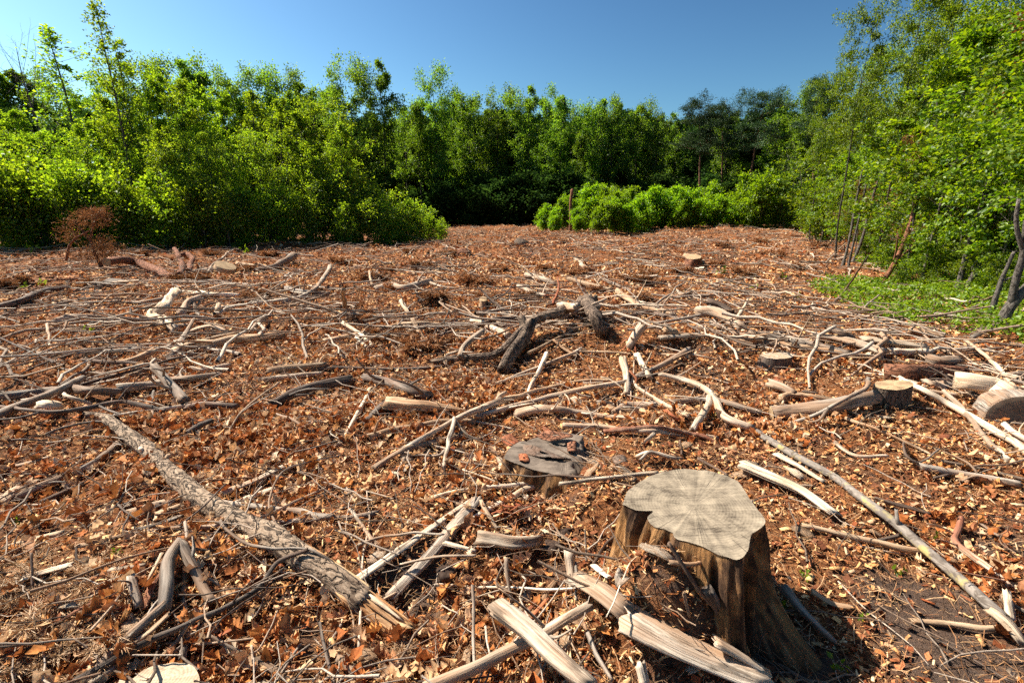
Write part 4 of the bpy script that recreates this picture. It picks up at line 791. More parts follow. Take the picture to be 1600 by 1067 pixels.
flake(8, [(915, 125), (950, 120), (945, 158), (918, 158)], .21, 'redbark', 'small red bark plate standing on the rotten stump')
flake(8, [(740, 130), (830, 150), (930, 180), (860, 185), (760, 160)], .207, 'dark', 'long dark bark sheet across the rotten stump')
flake(8, [(1090, 180), (1140, 172), (1150, 195), (1110, 205)], .125, 'dark', 'dark bark plate at the right of the rotten stump')
flake(9, [(175, 570), (205, 535), (245, 560), (240, 600), (190, 600)], .3, 'grey', 'grey wood knob left of the large stump', .02)
tangle = []
for q in range(11):                # tangle of red bark strips in front of the rotten stump
    x, y = 700 + rng.normal() * 32, 385 + rng.normal() * 24; a = rng.uniform(-.9, .9); L = rng.uniform(22, 46)
    tangle.append(slab(8, [(x - L * math.cos(a), y - L * math.sin(a) * .7, .02), (x, y, .04 + .03 * rng.random()), (x + L * math.cos(a), y + L * math.sin(a) * .7, .015)], 9, 9, 'red', 'strip in the tangle of red bark before the rotten stump', 'bark', .3, name='bark_strip'))
root = empty('red_bark_tangle', sum((np.array(o.location) for o in tangle), np.zeros(3)) / 11); tag(root, 'tangle of deep red bark strips in front of the rotten stump', 'bark')
for o in tangle:
    o.parent = root; o.location = np.array(o.location) - np.array(root.location)
    for k in ('label', 'category', 'group'): del o[k]
for k, (x0, y0, x1, y1, lab) in enumerate(((735, 805, 800, 745, 'deep red bark strip by the crossed stakes'), (770, 815, 838, 735, 'longest deep red bark strip by the crossed stakes'), (1300, 1, 1349, 40, 'red bark flake near the red root'))):
    slab(8, [(x0, y0, .01), ((x0 + x1) / 2, (y0 + y1) / 2, .03), (x1, y1, .01)], 18, 13, 'red', lab, 'bark', .3, name='bark_strip')
slab(14, [(1340, 790), (1420, 745, .02), (1520, 700)], 30, 24, 'red', 'red bark strip below the dark slanting branch', 'bark', .35)
slab(14, [(350, 700), (470, 620, .02), (620, 545, .01)], 34, 26, 'redbark', 'dark reddish bark strip among the dead pine sprays', 'bark', .4)

# ------------------------------------------------------------------ trees and shrubs
LM = {}
LM['birch'] = leaf_mat('young_birch_leaf', [(.075, .135, .014), (.12, .19, .016), (.165, .24, .018), (.205, .27, .024)], (2.3, 2.25, .6), .58)
LM['oak'] = leaf_mat('woodland_leaf', [(.05, .10, .016), (.078, .14, .018), (.105, .17, .022), (.135, .195, .028)], (2.4, 2.4, .7), .57)
LM['dark'] = leaf_mat('shade_toned_leaf', [(.018, .042, .014), (.03, .06, .016), (.045, .08, .02)], (1.6, 1.7, .8), .4, gloss=.0)  # leaf green darkened to put the wood's inner shade into the colour
LM['shrub'] = leaf_mat('bright_shrub_leaf', [(.10, .18, .012), (.145, .235, .014), (.185, .275, .016)], (2.2, 2.2, .5), .56)
LM['edge'] = leaf_mat('edge_tree_leaf', [(.05, .10, .008), (.09, .155, .010), (.135, .20, .011), (.175, .23, .014)], (2.2, 2.1, .4), .47)
LM['rust'] = leaf_mat('rusty_leaf', [(.17, .06, .02), (.25, .10, .03), (.14, .08, .02)], (1.4, 1.2, .8), .3)
LM['pine'] = leaf_mat('pine_needles', [(.03, .06, .03), (.05, .09, .04), (.075, .12, .05)], (1.2, 1.3, .8), .2)
LM['brown'] = leaf_mat('dead_needles', [(.20, .09, .04), (.38, .185, .08), (.48, .27, .135), (.28, .12, .05)], (1.3, 1.1, .9), .2, .2, hue=.0)
LM['needle'] = leaf_mat('tan_needles', [(.42, .25, .13), (.58, .39, .23), (.33, .17, .08), (.66, .48, .31)], (1.2, 1.1, .9), .15, .2, hue=.0)
LM['herb'] = leaf_mat('herb_leaf', [(.09, .15, .010), (.135, .20, .012), (.18, .23, .016)], (1.9, 1.9, .6), .4)
BK = {}
BK['oak'] = bark_mat('woodland_bark', (.015, .011, .009), (.05, .04, .032), (.11, .09, .075), 14, .25, .8, .02)
BK['birch'] = bark_mat('young_tree_bark', (.02, .015, .012), (.08, .065, .05), (.19, .165, .14), 18, .5, .5, .01)
BK['pine'] = bark_mat('pine_bark', (.03, .015, .01), (.13, .06, .034), (.26, .13, .075), 14, .35, .8, .02)
BK['dead'] = wood_mat('dead_bark', (.06, .05, .042), (.15, .125, .10), (.27, .235, .2))
def leaf_cloud(P, D, L, W, r, up=.55, fold=.25, droop=.25):
    """leaf-sized folded faces at P growing along D"""
    n = len(P); D = D + r.normal(size=(n, 3)) * .55; D[:, 2] -= droop; D /= np.linalg.norm(D, axis=1)[:, None] + 1e-9
    N = r.normal(size=(n, 3)); N[:, 2] = np.abs(N[:, 2]) + up; N -= D * (N * D).sum(1)[:, None]; N /= np.linalg.norm(N, axis=1)[:, None] + 1e-9
    S = np.cross(D, N); l = (L * r.uniform(.65, 1.3, n))[:, None]; w = (W * r.uniform(.7, 1.25, n))[:, None]
    v = np.stack([P, P + D * l * .45 + S * w * .5 + N * w * fold, P + D * l - N * l * .12, P + D * l * .45 - S * w * .5 + N * w * fold], 1).reshape(-1, 3)
    b = np.arange(n)[:, None] * 4
    return v, np.concatenate([b + np.array([[0, 1, 2]]), b + np.array([[0, 2, 3]])], 1).reshape(-1, 3)
def tree_meshes(name, seed, H, r0, cs, R, nl, nsub, nleaf, L, W, shape, rise=.5, spread=.28, lean=.0, stems=1, droop=.25, up=.55, flatc=1., curv=.5, bare=.0, fan=.5):
    r = np.random.default_rng(seed); tr = Acc(); br = Acc(); LP = []; LD = []
    for st in range(stems):
        hs = H * (1 if st == 0 else r.uniform(.55, .95)); az0 = r.random() * 6.28
        off = (np.array([math.cos(az0), math.sin(az0), 0]) * r.uniform(.1, .35) * R if stems > 1 else np.zeros(3)); out = off * (1.3 if stems > 1 else 0)
        k = 7; T = np.zeros((k, 3)); T[:, 2] = np.linspace(-.15, hs, k); wob = np.cumsum(r.normal(size=(k, 2)) * H * .012, 0)
        T[:, 0] = off[0] + out[0] * np.linspace(0, 1, k) + wob[:, 0] + lean * np.linspace(0, 1, k) ** 1.4 * hs; T[:, 1] = off[1] + out[1] * np.linspace(0, 1, k) + wob[:, 1]
        C = crom(T, 22); u_ = np.linspace(0, 1, 22); Rr = r0 * (1 if st == 0 else .7) * (1 - u_) ** .8 + .006 + r0 * .35 * np.exp(-u_ * 40)
        tr.add(*tube(C, Rr, 8, .08, seed=seed + st))
        for q in range(nl):
            u = cs + (1 - cs) * ((q + r.random()) / nl) ** .95; u = min(u, .985)
            B = np.array([np.interp(u, u_, C[:, a]) for a in range(3)]); az = q * 2.4 + r.normal() * .4
            ln = R * shape((u - cs) / (1 - cs)) * r.uniform(.45, 1.4); el = rise + (u - .5) * fan + r.normal() * .3
            d = np.array([math.cos(az) * math.cos(el), math.sin(az) * math.cos(el), math.sin(el)])
            m1 = B + d * ln * .5; d2 = d + np.array([0, 0, curv * .5]) * (1 if curv > 0 else 1); d2 /= np.linalg.norm(d2); e = m1 + d2 * ln * .5
            rb = max(.005, np.interp(u, u_, Rr) * .42); LC = crom([B, m1, e], 6); br.add(*tube(LC, np.linspace(rb, .004, 6), 5, .1, seed=q, caps=False))
            dead = r.random() < bare
            for s in range(nsub):
                t = r.uniform(.25, 1.); b0 = np.array([np.interp(t, np.linspace(0, 1, 6), LC[:, a]) for a in range(3)])
                ds = d2 * .6 + r.normal(size=3) * .6 + np.array([0, 0, .15]); ds /= np.linalg.norm(ds); ls = ln * r.uniform(.25, .6) * (1.15 - .4 * t)
                e2 = b0 + ds * ls; br.add(*tube(np.array([b0, (b0 + e2) / 2 + r.normal(size=3) * ls * .06, e2]), [max(.003, rb * .35), max(.003, rb * .25), .003], 3, 0, caps=False))
                if dead: continue
                m = int(nleaf * r.uniform(.5, 1.5)); tt = r.beta(2.2, 1.2, m) * 1.08
                p = b0 + ds * ls * tt[:, None]; g = r.normal(size=(m, 3)) * spread * ls ** .5 * .8; g[:, 2] *= flatc; LP.append(p + g); LD.append(np.tile(ds, (m, 1)) + g * 1.2)
    out = [(tr.mesh(name + '_trunk'), 'trunk'), (br.mesh(name + '_branches'), 'branches')]
    if LP:
        V, F = leaf_cloud(np.concatenate(LP), np.concatenate(LD), L, W, r, up, droop=droop); out.append((np_mesh(name + '_crown', V, F), 'crown'))
    return out
def oval(x): return max(.18, math.sin(math.pi * min(1, x * .8 + .18)) ** .8)
def cone(x): return max(.22, (1 - x) ** .7 * min(1, .5 + x * 3))
def topw(x): return .55 + .5 * math.sin(math.pi * min(1, x * .75 + .1))
def colm(x): return max(.3, math.sin(math.pi * min(1, x * .72 + .22)) ** .6)
def flatt(x): return .45 + .55 * math.sin(math.pi * min(1, .15 + x * .7))
SPEC = {}
def spec(kind, bark, leaf, H, variants):
    for v in variants:
        for me, p in v: me.materials.append(BK[bark] if p != 'crown' else LM[leaf])
    SPEC[kind] = (H, variants)
spec('birch', 'birch', 'birch', 8., [tree_meshes('birch', 50 + q, 8, .07, .08, 1.75, 26, 7, 40, .115, .078, (cone, oval, topw, oval)[q], .5, .22, up=.1, lean=.03 * (q - 1)) for q in range(4)])
spec('slim', 'birch', 'birch', 10., [tree_meshes('slim', 60 + q, 10, .06, .3, 1.0, 34, 4, 13, .12, .085, colm, .75, .16, -.02) for q in range(2)])
spec('tallslim', 'oak', 'edge', 14., [tree_meshes('tallslim', 64 + q, 14, .09, .5, 2.3, 26, 7, 62, .14, .10, topw, .25, .3, .02, flatc=.5, curv=.1) for q in range(2)])
spec('bush', 'birch', 'birch', 3., [tree_meshes('bush', 70 + q, 3, .03, .05, 1.25, 12, 7, 15, .125, .092, oval, .75, .24, stems=4, up=.1) for q in range(3)])
spec('tall', 'oak', 'oak', 16., [tree_meshes('tall', 90 + q, 16, .17, (.30, .38, .26, .34)[q], 2.7, 30, 7, 60, .215, .16, (topw, oval, topw, topw)[q], .3, .34, .01 * (q - 2), up=.15, fan=.25, curv=.3) for q in range(4)])
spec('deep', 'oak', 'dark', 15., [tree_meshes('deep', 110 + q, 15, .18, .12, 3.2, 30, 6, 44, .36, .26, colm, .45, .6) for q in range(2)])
spec('pine', 'pine', 'pine', 15., [tree_meshes('pine', 130 + q, 15, .16, .58, 2.6, 20, 8, 95, .24, .05, flatt, .15, .32, .02 * q, up=1.2, flatc=.5, curv=.6) for q in range(2)])
spec('shrub', 'birch', 'shrub', 3.2, [tree_meshes('shrub', 150 + q, 3.2, .03, .1, 1.15, 10, 6, 28, .15, .10, colm, .95, .24, stems=6, up=.15) for q in range(3)])
spec('edge', 'birch', 'edge', 12., [tree_meshes('edge', 170 + q, 12, .085, (.2, .3, .12, .25)[q], 2.5, 32, 8, 58, .125, .095, (colm, oval, topw, oval)[q], .2, .34, .02, droop=.35, flatc=.45, curv=.1, bare=.06) for q in range(4)])
spec('sapling', 'birch', 'edge', 4.5, [tree_meshes('sapling', 190 + q, 4.5, .017, .18, 1.35, 22, 6, 46, .092, .07, colm, .35, .17, .05, droop=.3, flatc=.6, curv=.2, bare=.15) for q in range(4)])
spec('rusty', 'birch', 'rust', 4.5, [tree_meshes('rusty', 205, 4.5, .025, .3, .9, 9, 5, 26, .06, .045, colm, .3, .25, droop=.4)])
spec('bare', 'dead', 'oak', 9., [tree_meshes('bare', 210, 9, .08, .45, 2.2, 16, 6, 0, .1, .1, oval, .7, .3, bare=2.)])
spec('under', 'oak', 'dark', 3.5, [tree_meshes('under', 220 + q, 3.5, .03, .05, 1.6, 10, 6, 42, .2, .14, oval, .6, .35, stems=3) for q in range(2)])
def plant(name, kind, px, y, top=None, H=None, wide=1., label='', cat='tree', group=None, var=None, rz=None, x=None, tilt=0.):
    H0, vs = SPEC[kind]; x = xat(px, y) if x is None else x; z = float(hgt(x, y))
    if H is None: H = max(.6, (zat(top, y) - z) * (.97 if kind == 'tall' else .92 if kind == 'deep' else .95 if kind == 'birch' else 1.))
    s = H / H0; root = empty(name, (x, y, z)); sx = s * wide
    root.scale = (sx, sx, s); root.rotation_euler = (0, 0, rng.random() * 6.28 if rz is None else rz)
    if tilt: root.rotation_euler = (0, tilt, 0)
    tag(root, label, cat, group)
    for me, p in vs[rng.integers(len(vs)) if var is None else var % len(vs)]:
        o = bpy.data.objects.new(p, me); COL.objects.link(o); o.parent = root
    return root
ORD = 'first second third fourth fifth sixth seventh eighth ninth tenth eleventh twelfth thirteenth fourteenth fifteenth sixteenth seventeenth eighteenth nineteenth twentieth twenty-first twenty-second twenty-third twenty-fourth twenty-fifth twenty-sixth twenty-seventh twenty-eighth twenty-ninth thirtieth thirty-first thirty-second thirty-third thirty-fourth thirty-fifth thirty-sixth thirty-seventh thirty-eighth thirty-ninth fortieth'.split()
# far tree line: trunk column, depth, top row
FAR = [(505, 66, 152, 1), (528, 69, 142, 1), (556, 62, 113, .95), (606, 62, 107, .95), (640, 68, 165, 1), (662, 64, 160, .9), (690, 63, 128, .95), (716, 68, 152, .9), (738, 66, 150, .9), (762, 70, 170, .9),
       (784, 66, 156, .9), (822, 64, 145, 1), (850, 68, 152, .9), (876, 65, 149, .95), (902, 70, 180, .9), (924, 67, 163, 1), (954, 66, 158, .9), (986, 67, 164, 1), (1014, 66, 174, .9), (1048, 69, 183, .9), (1128, 68, 180, 1), (1198, 66, 152, 1), (1228, 63, 155, 1), (1250, 60, 146, 1)]
for q, (px, y, top, w) in enumerate(FAR):
    lab = 'tall leafy tree in the far tree line, %s from its left end' % ORD[q]
    if q == 2: lab = 'left one of the two tallest slender trees in the far tree line'
    if q == 3: lab = 'right one of the two tallest slender trees in the far tree line'
    plant('woodland_tree', 'tall', px, y, top, wide=w * .92, label=lab, group='trees of the far tree line', var=q)
for px, y, top, lab in ((1092, 56, 163, 'pine with bare reddish trunk, left of the two near pines'), (1122, 66, 172, 'pine half hidden between the two near pines'), (1166, 55, 148, 'tallest pine with flat blue-green tufts before the wood'), (1268, 58, 140, 'dark pine top beside the bright trees of the right edge')):
    plant('pine_tree', 'pine', px, y, top, wide=1.15, label=lab, group='pines at the far tree line')
for row, (y, n, t0) in enumerate(((76, 30, 178), (84, 28, 185), (93, 26, 190))):
    for q in range(n):
        px = 470 + 830 * (q + .5 * (row % 2) + rng.uniform(-.3, .3)) / n
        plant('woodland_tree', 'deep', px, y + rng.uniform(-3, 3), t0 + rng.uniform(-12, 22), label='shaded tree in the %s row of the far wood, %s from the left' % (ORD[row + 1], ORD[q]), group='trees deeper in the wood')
for q in range(34):
    px = 560 + 690 * (q + rng.uniform(-.3, .3)) / 34
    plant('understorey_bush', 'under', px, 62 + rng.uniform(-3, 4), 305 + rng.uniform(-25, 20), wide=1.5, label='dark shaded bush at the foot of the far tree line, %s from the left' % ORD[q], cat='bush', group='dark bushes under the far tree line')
# young bright shrubs in front of the far wood
SH = []
for q in range(30):
    px = 852 + 345 * (q + rng.uniform(-.3, .3)) / 30; f = (px - 850) / 345
    y = 44 + 7 * rng.random() + 4 * f; top = 309 - 6 * math.sin(f * 9) + rng.uniform(-16, 30) + (25 if px < 875 else 0); SH.append((px, y, top))
SH += [(1170, 47, 276), (1182, 49, 290), (870, 43, 330), (935, 42, 322), (960, 43, 318), (1005, 44, 315), (1060, 46, 318), (1110, 47, 312), (905, 43, 330), (985, 43, 326)]
SH.sort()
for q, (px, y, top) in enumerate(SH):
    plant('young_shrub', 'shrub', px, y, top, wide=rng.uniform(.9, 1.45), label='bright green young shrub before the far wood, %s from the left' % ORD[q], cat='shrub', group='bright shrubs in front of the far wood')
# thicket on the left
TH = [(100, 24, 214, 'birch'), (150, 25, 190, 'birch'), (205, 26, 150, 'birch'), (245, 27, 110, 'birch'), (285, 26, 112, 'birch'), (320, 25, 122, 'birch'), (350, 26, 128, 'birch'), (385, 27, 135, 'birch'), (415, 27, 138, 'birch'), (445, 28, 150, 'birch'),
      (478, 27, 165, 'birch'), (508, 28, 170, 'birch'), (538, 28, 188, 'birch'), (562, 29, 225, 'birch'), (180, 23, 240, 'birch'), (270, 23.5, 200, 'birch'), (340, 23.5, 215, 'birch'), (425, 25, 215, 'birch'), (495, 26, 230, 'birch'), (30, 26, 200, 'birch'), (65, 28, 170, 'birch')]
TH.sort()
for q, (px, y, top, k) in enumerate(TH):
    plant('birch_tree', k, px, y, top, wide=1.0 + .25 * (top > 150), label='young leafy tree in the thicket on the left, %s from the left edge' % ORD[q], group='young trees of the left thicket', var=q)
plant('birch_tree', 'slim', 236, 25, 2, wide=1., label='slim birch whose thin top rises highest over the left thicket', group='slim birches above the left thicket', var=0, x=xat(236, 25)).rotation_euler = (0, -.10, 0)
plant('birch_tree', 'slim', 262, 26, 62, wide=1., label='slim birch top just right of the highest birch', group='slim birches above the left thicket', var=3).rotation_euler = (0, -.08, 0)
plant('birch_tree', 'slim', 150, 30, 45, wide=1.6, label='feathery grey-green birch left of the highest birch', group='slim birches above the left thicket', var=0).rotation_euler = (0, -.03, 1.)
plant('dead_tree', 'bare', 110, 32, 72, label='bare dead tree with naked twigs above the left thicket', group=None)
BU = [(8, 21, 238), (45, 21.5, 262), (90, 21.5, 280), (130, 21.5, 262), (175, 22, 285), (225, 22.5, 290), (270, 22.5, 285), (315, 23, 290), (360, 23, 300), (405, 24, 300), (445, 24.5, 300), (485, 25, 300), (525, 26, 290), (560, 27, 275), (590, 28, 300), (618, 28.5, 308), (645, 29, 318), (668, 30, 330), (686, 31, 345), (575, 25.5, 318), (540, 24.8, 325), (630, 27, 332), (605, 26, 325), (655, 28, 340), (-40, 20, 230), (20, 24, 225)]
BU.sort()
for q, (px, y, top) in enumerate(BU):
    plant('leafy_bush', 'bush', px, y, top, wide=1.05, label='leafy bush at the foot of the left thicket, %s from the left edge' % ORD[q], cat='bush', group='bushes at the foot of the left thicket')
for q, (px, y, top) in enumerate(((-30, 36, 60), (15, 37, 72), (45, 39, 92), (75, 40, 108), (5, 33, 150), (50, 34, 165), (90, 36, 190))):
    plant('woodland_tree', 'tall' if q < 4 else 'deep', px, y, top, wide=1.1, label='dark tall tree behind the far left of the thicket, %s in from the edge' % ORD[q], group='dark trees at far left')
for q, (px, y, top) in enumerate(((130, 48, 130), (175, 46, 150), (215, 47, 135), (262, 46, 112), (300, 48, 118), (342, 44, 104), (362, 46, 116), (400, 50, 128), (432, 50, 124), (470, 52, 132), (486, 54, 128))):
    plant('woodland_tree', 'tall', px, y, top, wide=.95, label='tree top showing over the left thicket, %s from the left' % ORD[q], group='trees behind the left thicket')
for q in range(16):
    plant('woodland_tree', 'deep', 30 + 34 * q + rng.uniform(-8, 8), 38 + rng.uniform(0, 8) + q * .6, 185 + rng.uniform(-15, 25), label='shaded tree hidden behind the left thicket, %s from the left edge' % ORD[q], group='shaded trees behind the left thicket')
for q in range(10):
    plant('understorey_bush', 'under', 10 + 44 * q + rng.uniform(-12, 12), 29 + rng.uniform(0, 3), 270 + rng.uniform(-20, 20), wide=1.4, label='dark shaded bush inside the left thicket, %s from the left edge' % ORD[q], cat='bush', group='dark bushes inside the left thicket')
# trees of the right edge
RT = [(1226, 46, 292, 'sapling', 1.5, 'small rounded bright bush where the right edge begins'), (1240, 48, 235, 'sapling', 1.4, 'bright young tree standing before the dark wood at right'),
      (1262, 28, 128, 'tallslim', .6, 'slender tree with leaning trunk first along the right edge'), (1285, 42, 140, 'edge', .9, 'leafy tree behind the first slender tree of the right edge'),
      (1303, 21, 22, 'tallslim', .62, 'tall slim tree with bare dark trunk on the right edge'), (1322, 38, 120, 'edge', 1., 'leafy tree behind the tall slim tree'), (1350, 40, 90, 'edge', 1., 'leafy tree between the two tall slim trees'),
      (1372, 18, 2, 'tallslim', .62, 'second tall slim tree with long dark trunk on the right edge'), (1400, 34, 60, 'edge', 1.1, 'full leafy tree behind the second tall slim tree'), (1425, 30, -25, 'edge', .9, 'tree reaching the top of the picture in the right wood'),
      (1460, 26, -60, 'edge', 1., 'high leafy tree left of the crooked edge tree'), (1500, 24, -80, 'edge', 1.1, 'broad leafy tree behind the young trunks at right'), (1560, 22, -120, 'edge', 1.1, 'high leafy tree above the crooked edge tree'),
      (1620, 20, -150, 'edge', 1.2, 'leafy tree cut by the right edge of the picture'), (1440, 38, 40, 'edge', 1.2, 'tree filling the wood behind the right edge'), (1540, 32, -20, 'edge', 1.2, 'tree deep in the wood behind the crooked edge tree'),
      (1380, 46, 130, 'edge', 1.2, 'lower tree deep in the wood on the right'), (1490, 40, 60, 'edge', 1.2, 'middle tree deep in the wood on the right'), (1600, 30, 0, 'edge', 1.2, 'rightmost tree deep in the wood'), (1330, 52, 150, 'edge', 1.2, 'far leafy tree at the start of the right wood')]
for q, (px, y, top, k, w, lab) in enumerate(RT):
    plant('edge_tree', k, px, y, top, wide=w * (.8 if k == 'edge' else 1), label=lab, group='trees of the right edge', var=q)
SA = [(1322, 23, 250), (1336, 22, 290), (1352, 24, 190), (1372, 20, 300), (1398, 16, 200), (1412, 13.5, 265), (1436, 14.5, 150), (1456, 12.6, 215), (1478, 14, 120), (1498, 11.8, 190), (1520, 12.6, 90), (1545, 11, 160), (1568, 11.6, 60), (1592, 10, 140), (1618, 10.6, 30),
      (1640, 9, 90), (1300, 26, 260), (1345, 27, 180), (1400, 22, 150), (1450, 20, 110), (1505, 18, 70), (1560, 16, 30), (1610, 14, -10), (1280, 27, 255), (1390, 19, 300), (1430, 17, 310), (1480, 16, 320), (1530, 14.5, 325), (1580, 13, 320)]
SA.sort()
for q, (px, y, top) in enumerate(SA):
    plant('sapling', 'sapling', px, y, top, wide=1.15, label='thin leafy sapling along the right edge, %s counted from the left' % ORD[q], group='saplings of the right edge', var=q)
spec('edgebush', 'birch', 'edge', 3., [tree_meshes('edgebush', 230 + q, 3, .025, .04, 1.25, 12, 6, 20, .115, .085, oval, .6, .22, stems=4) for q in range(3)])
EB = [(1290, 30, 300), (1312, 34, 290), (1335, 29, 310), (1352, 33, 280), (1378, 26, 300), (1405, 22, 320), (1432, 19, 330), (1462, 17.5, 315), (1492, 16, 330), (1520, 15, 310), (1548, 14, 330), (1575, 13, 320), (1602, 12, 340), (1420, 27, 270), (1475, 24, 265), (1530, 20, 260), (1590, 17, 250), (1365, 38, 285), (1440, 34, 270), (1250, 46, 318), (1270, 42, 322), (1215, 47, 318), (1385, 15.5, 385), (1418, 13.6, 392), (1450, 12.8, 385), (1482, 12, 395), (1512, 11.4, 388), (1545, 10.6, 400), (1578, 10, 396), (1356, 18, 375), (1606, 9.4, 405)]
EB.sort()
for q, (px, y, top) in enumerate(EB): plant('edge_bush', 'edgebush', px, y, top, wide=1.25, label='low leafy bush in the right wood edge, %s from the left' % ORD[q], cat='bush', group='bushes of the right edge')
for px, y, top, lab in ((1425, 13.2, 215, 'sapling with a rusty dead leaf spray in the right wood'), (1520, 13, 20, 'high sapling with browning leaves near the top right'), (1340, 18, 285, 'small sapling with rusty leaves by the young trunks'), (1560, 11.8, 170, 'browning sapling among green leaves at the right edge'), (1500, 14, 270, 'low browning sapling before the right wood')):
    plant('rusty_sapling', 'rusty', px, y, top, label=lab, group='browning saplings')
def stem(name, crop, pts, w0, w1, mat, label, y0, forks=(), cat='tree', up=None, sides=10):
    """standing or leaning bare trunk: foot on the ground, then upward at its own depth"""
    SEED[0] += 1; g, t = gp(*pc(crop, *pts[0])); P = [g - np.array([0, 0, .05])]; R = [.5 * w0 * CROPS[crop][2] * t / FPX]
    for q, p in enumerate(pts[1:]):
        px, py = pc(crop, *p[:2]); y = g[1] + (p[2] if len(p) > 2 else 0); z = zat(py, y); v = (py - 533.5) / FPX; d = y / (CP - v * SP); P.append(np.array([(px - 800) / FPX * d, y, z]))
        R.append(.5 * (w0 + (w1 - w0) * (q + 1) / (len(pts) - 1)) * CROPS[crop][2] * d / FPX)
    C = crom(P, 26); Rr = np.interp(np.linspace(0, 1, 26), np.linspace(0, 1, len(R)), R); Rr[:3] *= (1.5, 1.25, 1.1)
    acc = Acc(); acc.add(*tube(C, Rr, sides, .12, seed=SEED[0], ragged=Rr[-1])); org = P[0].copy(); o = link(name, acc.mesh(name, True, org), M[mat] if mat in M else BK[mat], loc=org); tag(o, label, cat, 'bare young trunks at the right edge')
    for f in forks:
        F = []
        for p in f[0]:
            px, py = pc(crop, *p[:2]); y = g[1] + (p[2] if len(p) > 2 else 0); v = (py - 533.5) / FPX; d = y / (CP - v * SP); F.append(((px - 800) / FPX * d, y, zat(py, y)))
        F = np.array(F); F[0] = C[np.linalg.norm(C - F[0], axis=1).argmin()]; d = g[1]; r_ = .5 * np.linspace(f[1], f[2], 12) * CROPS[crop][2] * d / FPX
        a2 = Acc(); a2.add(*tube(crom(F, 12), r_, 7, .1, seed=SEED[0] + 9)); link('limb', a2.mesh('limb', True, org), M[mat] if mat in M else BK[mat], o)
    return o
stem('snag', 12, [(335, 660), (400, 570), (455, 460), (510, 310), (556, 138)], 26, 24, 'redbark', 'leaning broken snag with red and orange stripped bark', 0, [([(420, 545), (500, 460, .3), (610, 350, .8)], 13, 7), ([(380, 600), (420, 500), (440, 380, -.2)], 12, 6)], 'snag', sides=14)
stem('young_tree', 12, [(130, 555), (165, 420), (205, 200), (240, 20)], 15, 8, 'birch', 'leftmost thin leaning trunk of three at the right edge', 0)
stem('young_tree', 12, [(160, 560), (210, 340), (262, 100)], 14, 8, 'birch', 'middle thin leaning trunk of three at the right edge', 0)
stem('young_tree', 12, [(180, 545), (240, 400), (290, 200), (345, 20)], 18, 10, 'birch', 'third thin leaning trunk with brownish bark at the right edge', 0)
stem('young_tree', 12, [(90, 362), (100, 180), (110, 0), (118, -100)], 11, 8, 'birch', 'thin straight trunk far along the right edge', 0)
stem('young_tree', 12, [(560, 670), (605, 480), (660, 260), (735, 0)], 16, 9, 'birch', 'thin twin trunk right of the red snag', 0, [([(590, 560), (650, 430, .2), (700, 310, .3)], 14, 7)])
stem('young_tree', 12, [(770, 690), (800, 560), (850, 370), (905, 200), (975, -10)], 30, 18, 'birch', 'smooth curving trunk rising beside the green herbs', 0)
stem('young_tree', 12, [(815, 700), (850, 620), (950, 480)], 30, 26, 'birch', 'short snapped trunk leaning right beside the herbs', 0, [([(870, 600), (850, 560), (905, 500)], 8, 5), ([(935, 510), (990, 560), (1020, 600)], 10, 6)])
stem('young_tree', 12, [(980, 395), (1020, 310), (1065, 180)], 20, 14, 'birch', 'pale upper trunk piece among the leaves at right', 0)
stem('young_tree', 12, [(935, 870), (965, 780), (1010, 640), (1080, 480)], 34, 16, 'birch', 'mossy slim trunk left of the crooked edge tree', 0, [([(1010, 640), (1080, 610)], 12, 7)])
stem('crooked_tree', 12, [(1000, 925), (1030, 840), (1075, 760), (1140, 690), (1190, 640)], 60, 44, 'birch', 'crooked tree with dark root clump at the right edge', 0, [([(1060, 770), (1090, 640), (1130, 500), (1150, 300)], 42, 26), ([(1130, 500), (1100, 350), (1110, 180)], 28, 18)], 'tree', sides=14)
stem('young_tree', 3, [(1075, 600), (1140, 280), (1205, 130), (1275, -20)], 22, 14, 'dead', 'grey leaning dead trunk high in the right wood', 0, [([(1160, 240), (1240, 120), (1270, 20)], 8, 5)])
g = gp(*pc(12, 990, 930))[0]; th = np.linspace(0, 2 * np.pi, 40, endpoint=False); V = []
for q in range(9):
    u = q / 8; rr = (.30 * (1 - u) ** 1.3 + .07) * (1 + .3 * (vnoise(np.cos(th) * 2.5 + 5, np.sin(th) * 2.5 + 9 + u * .6, 5) - .5) * (1 - u)); V.append(np.column_stack([np.cos(th) * rr, np.sin(th) * rr, np.full(40, -.08 + .30 * u)]))
V = np.concatenate(V); i = np.arange(8)[:, None] * 40; j = np.arange(40)[None]; k = (j + 1) % 40
o = link('root_clump', np_mesh('root_clump', V, np.stack([i + j, i + k, i + 40 + k, i + 40 + j], -1).reshape(-1, 4), True, V), M['bark'], loc=g); tag(o, 'dark flared root clump under the crooked edge tree', 'root')
# the bare post in the far clearing
g = gp(891, 362)[0]; P = np.array([[0, 0, -.1], [.02, 0, 1.2], [-.02, 0, 2.4], [.06, 0, zat(297, g[1]) - g[2]]]); acc = Acc(); acc.add(*tube(crom(P, 16), np.linspace(.14, .11, 16), 10, .12, ragged=.15, seed=9))
o = link('bare_post', acc.mesh('bare_post'), M['redbark'], loc=g); tag(o, 'bare broken trunk standing like a post before the shrubs', 'snag'); LAND.append(('the bare post', g[0], g[1]))

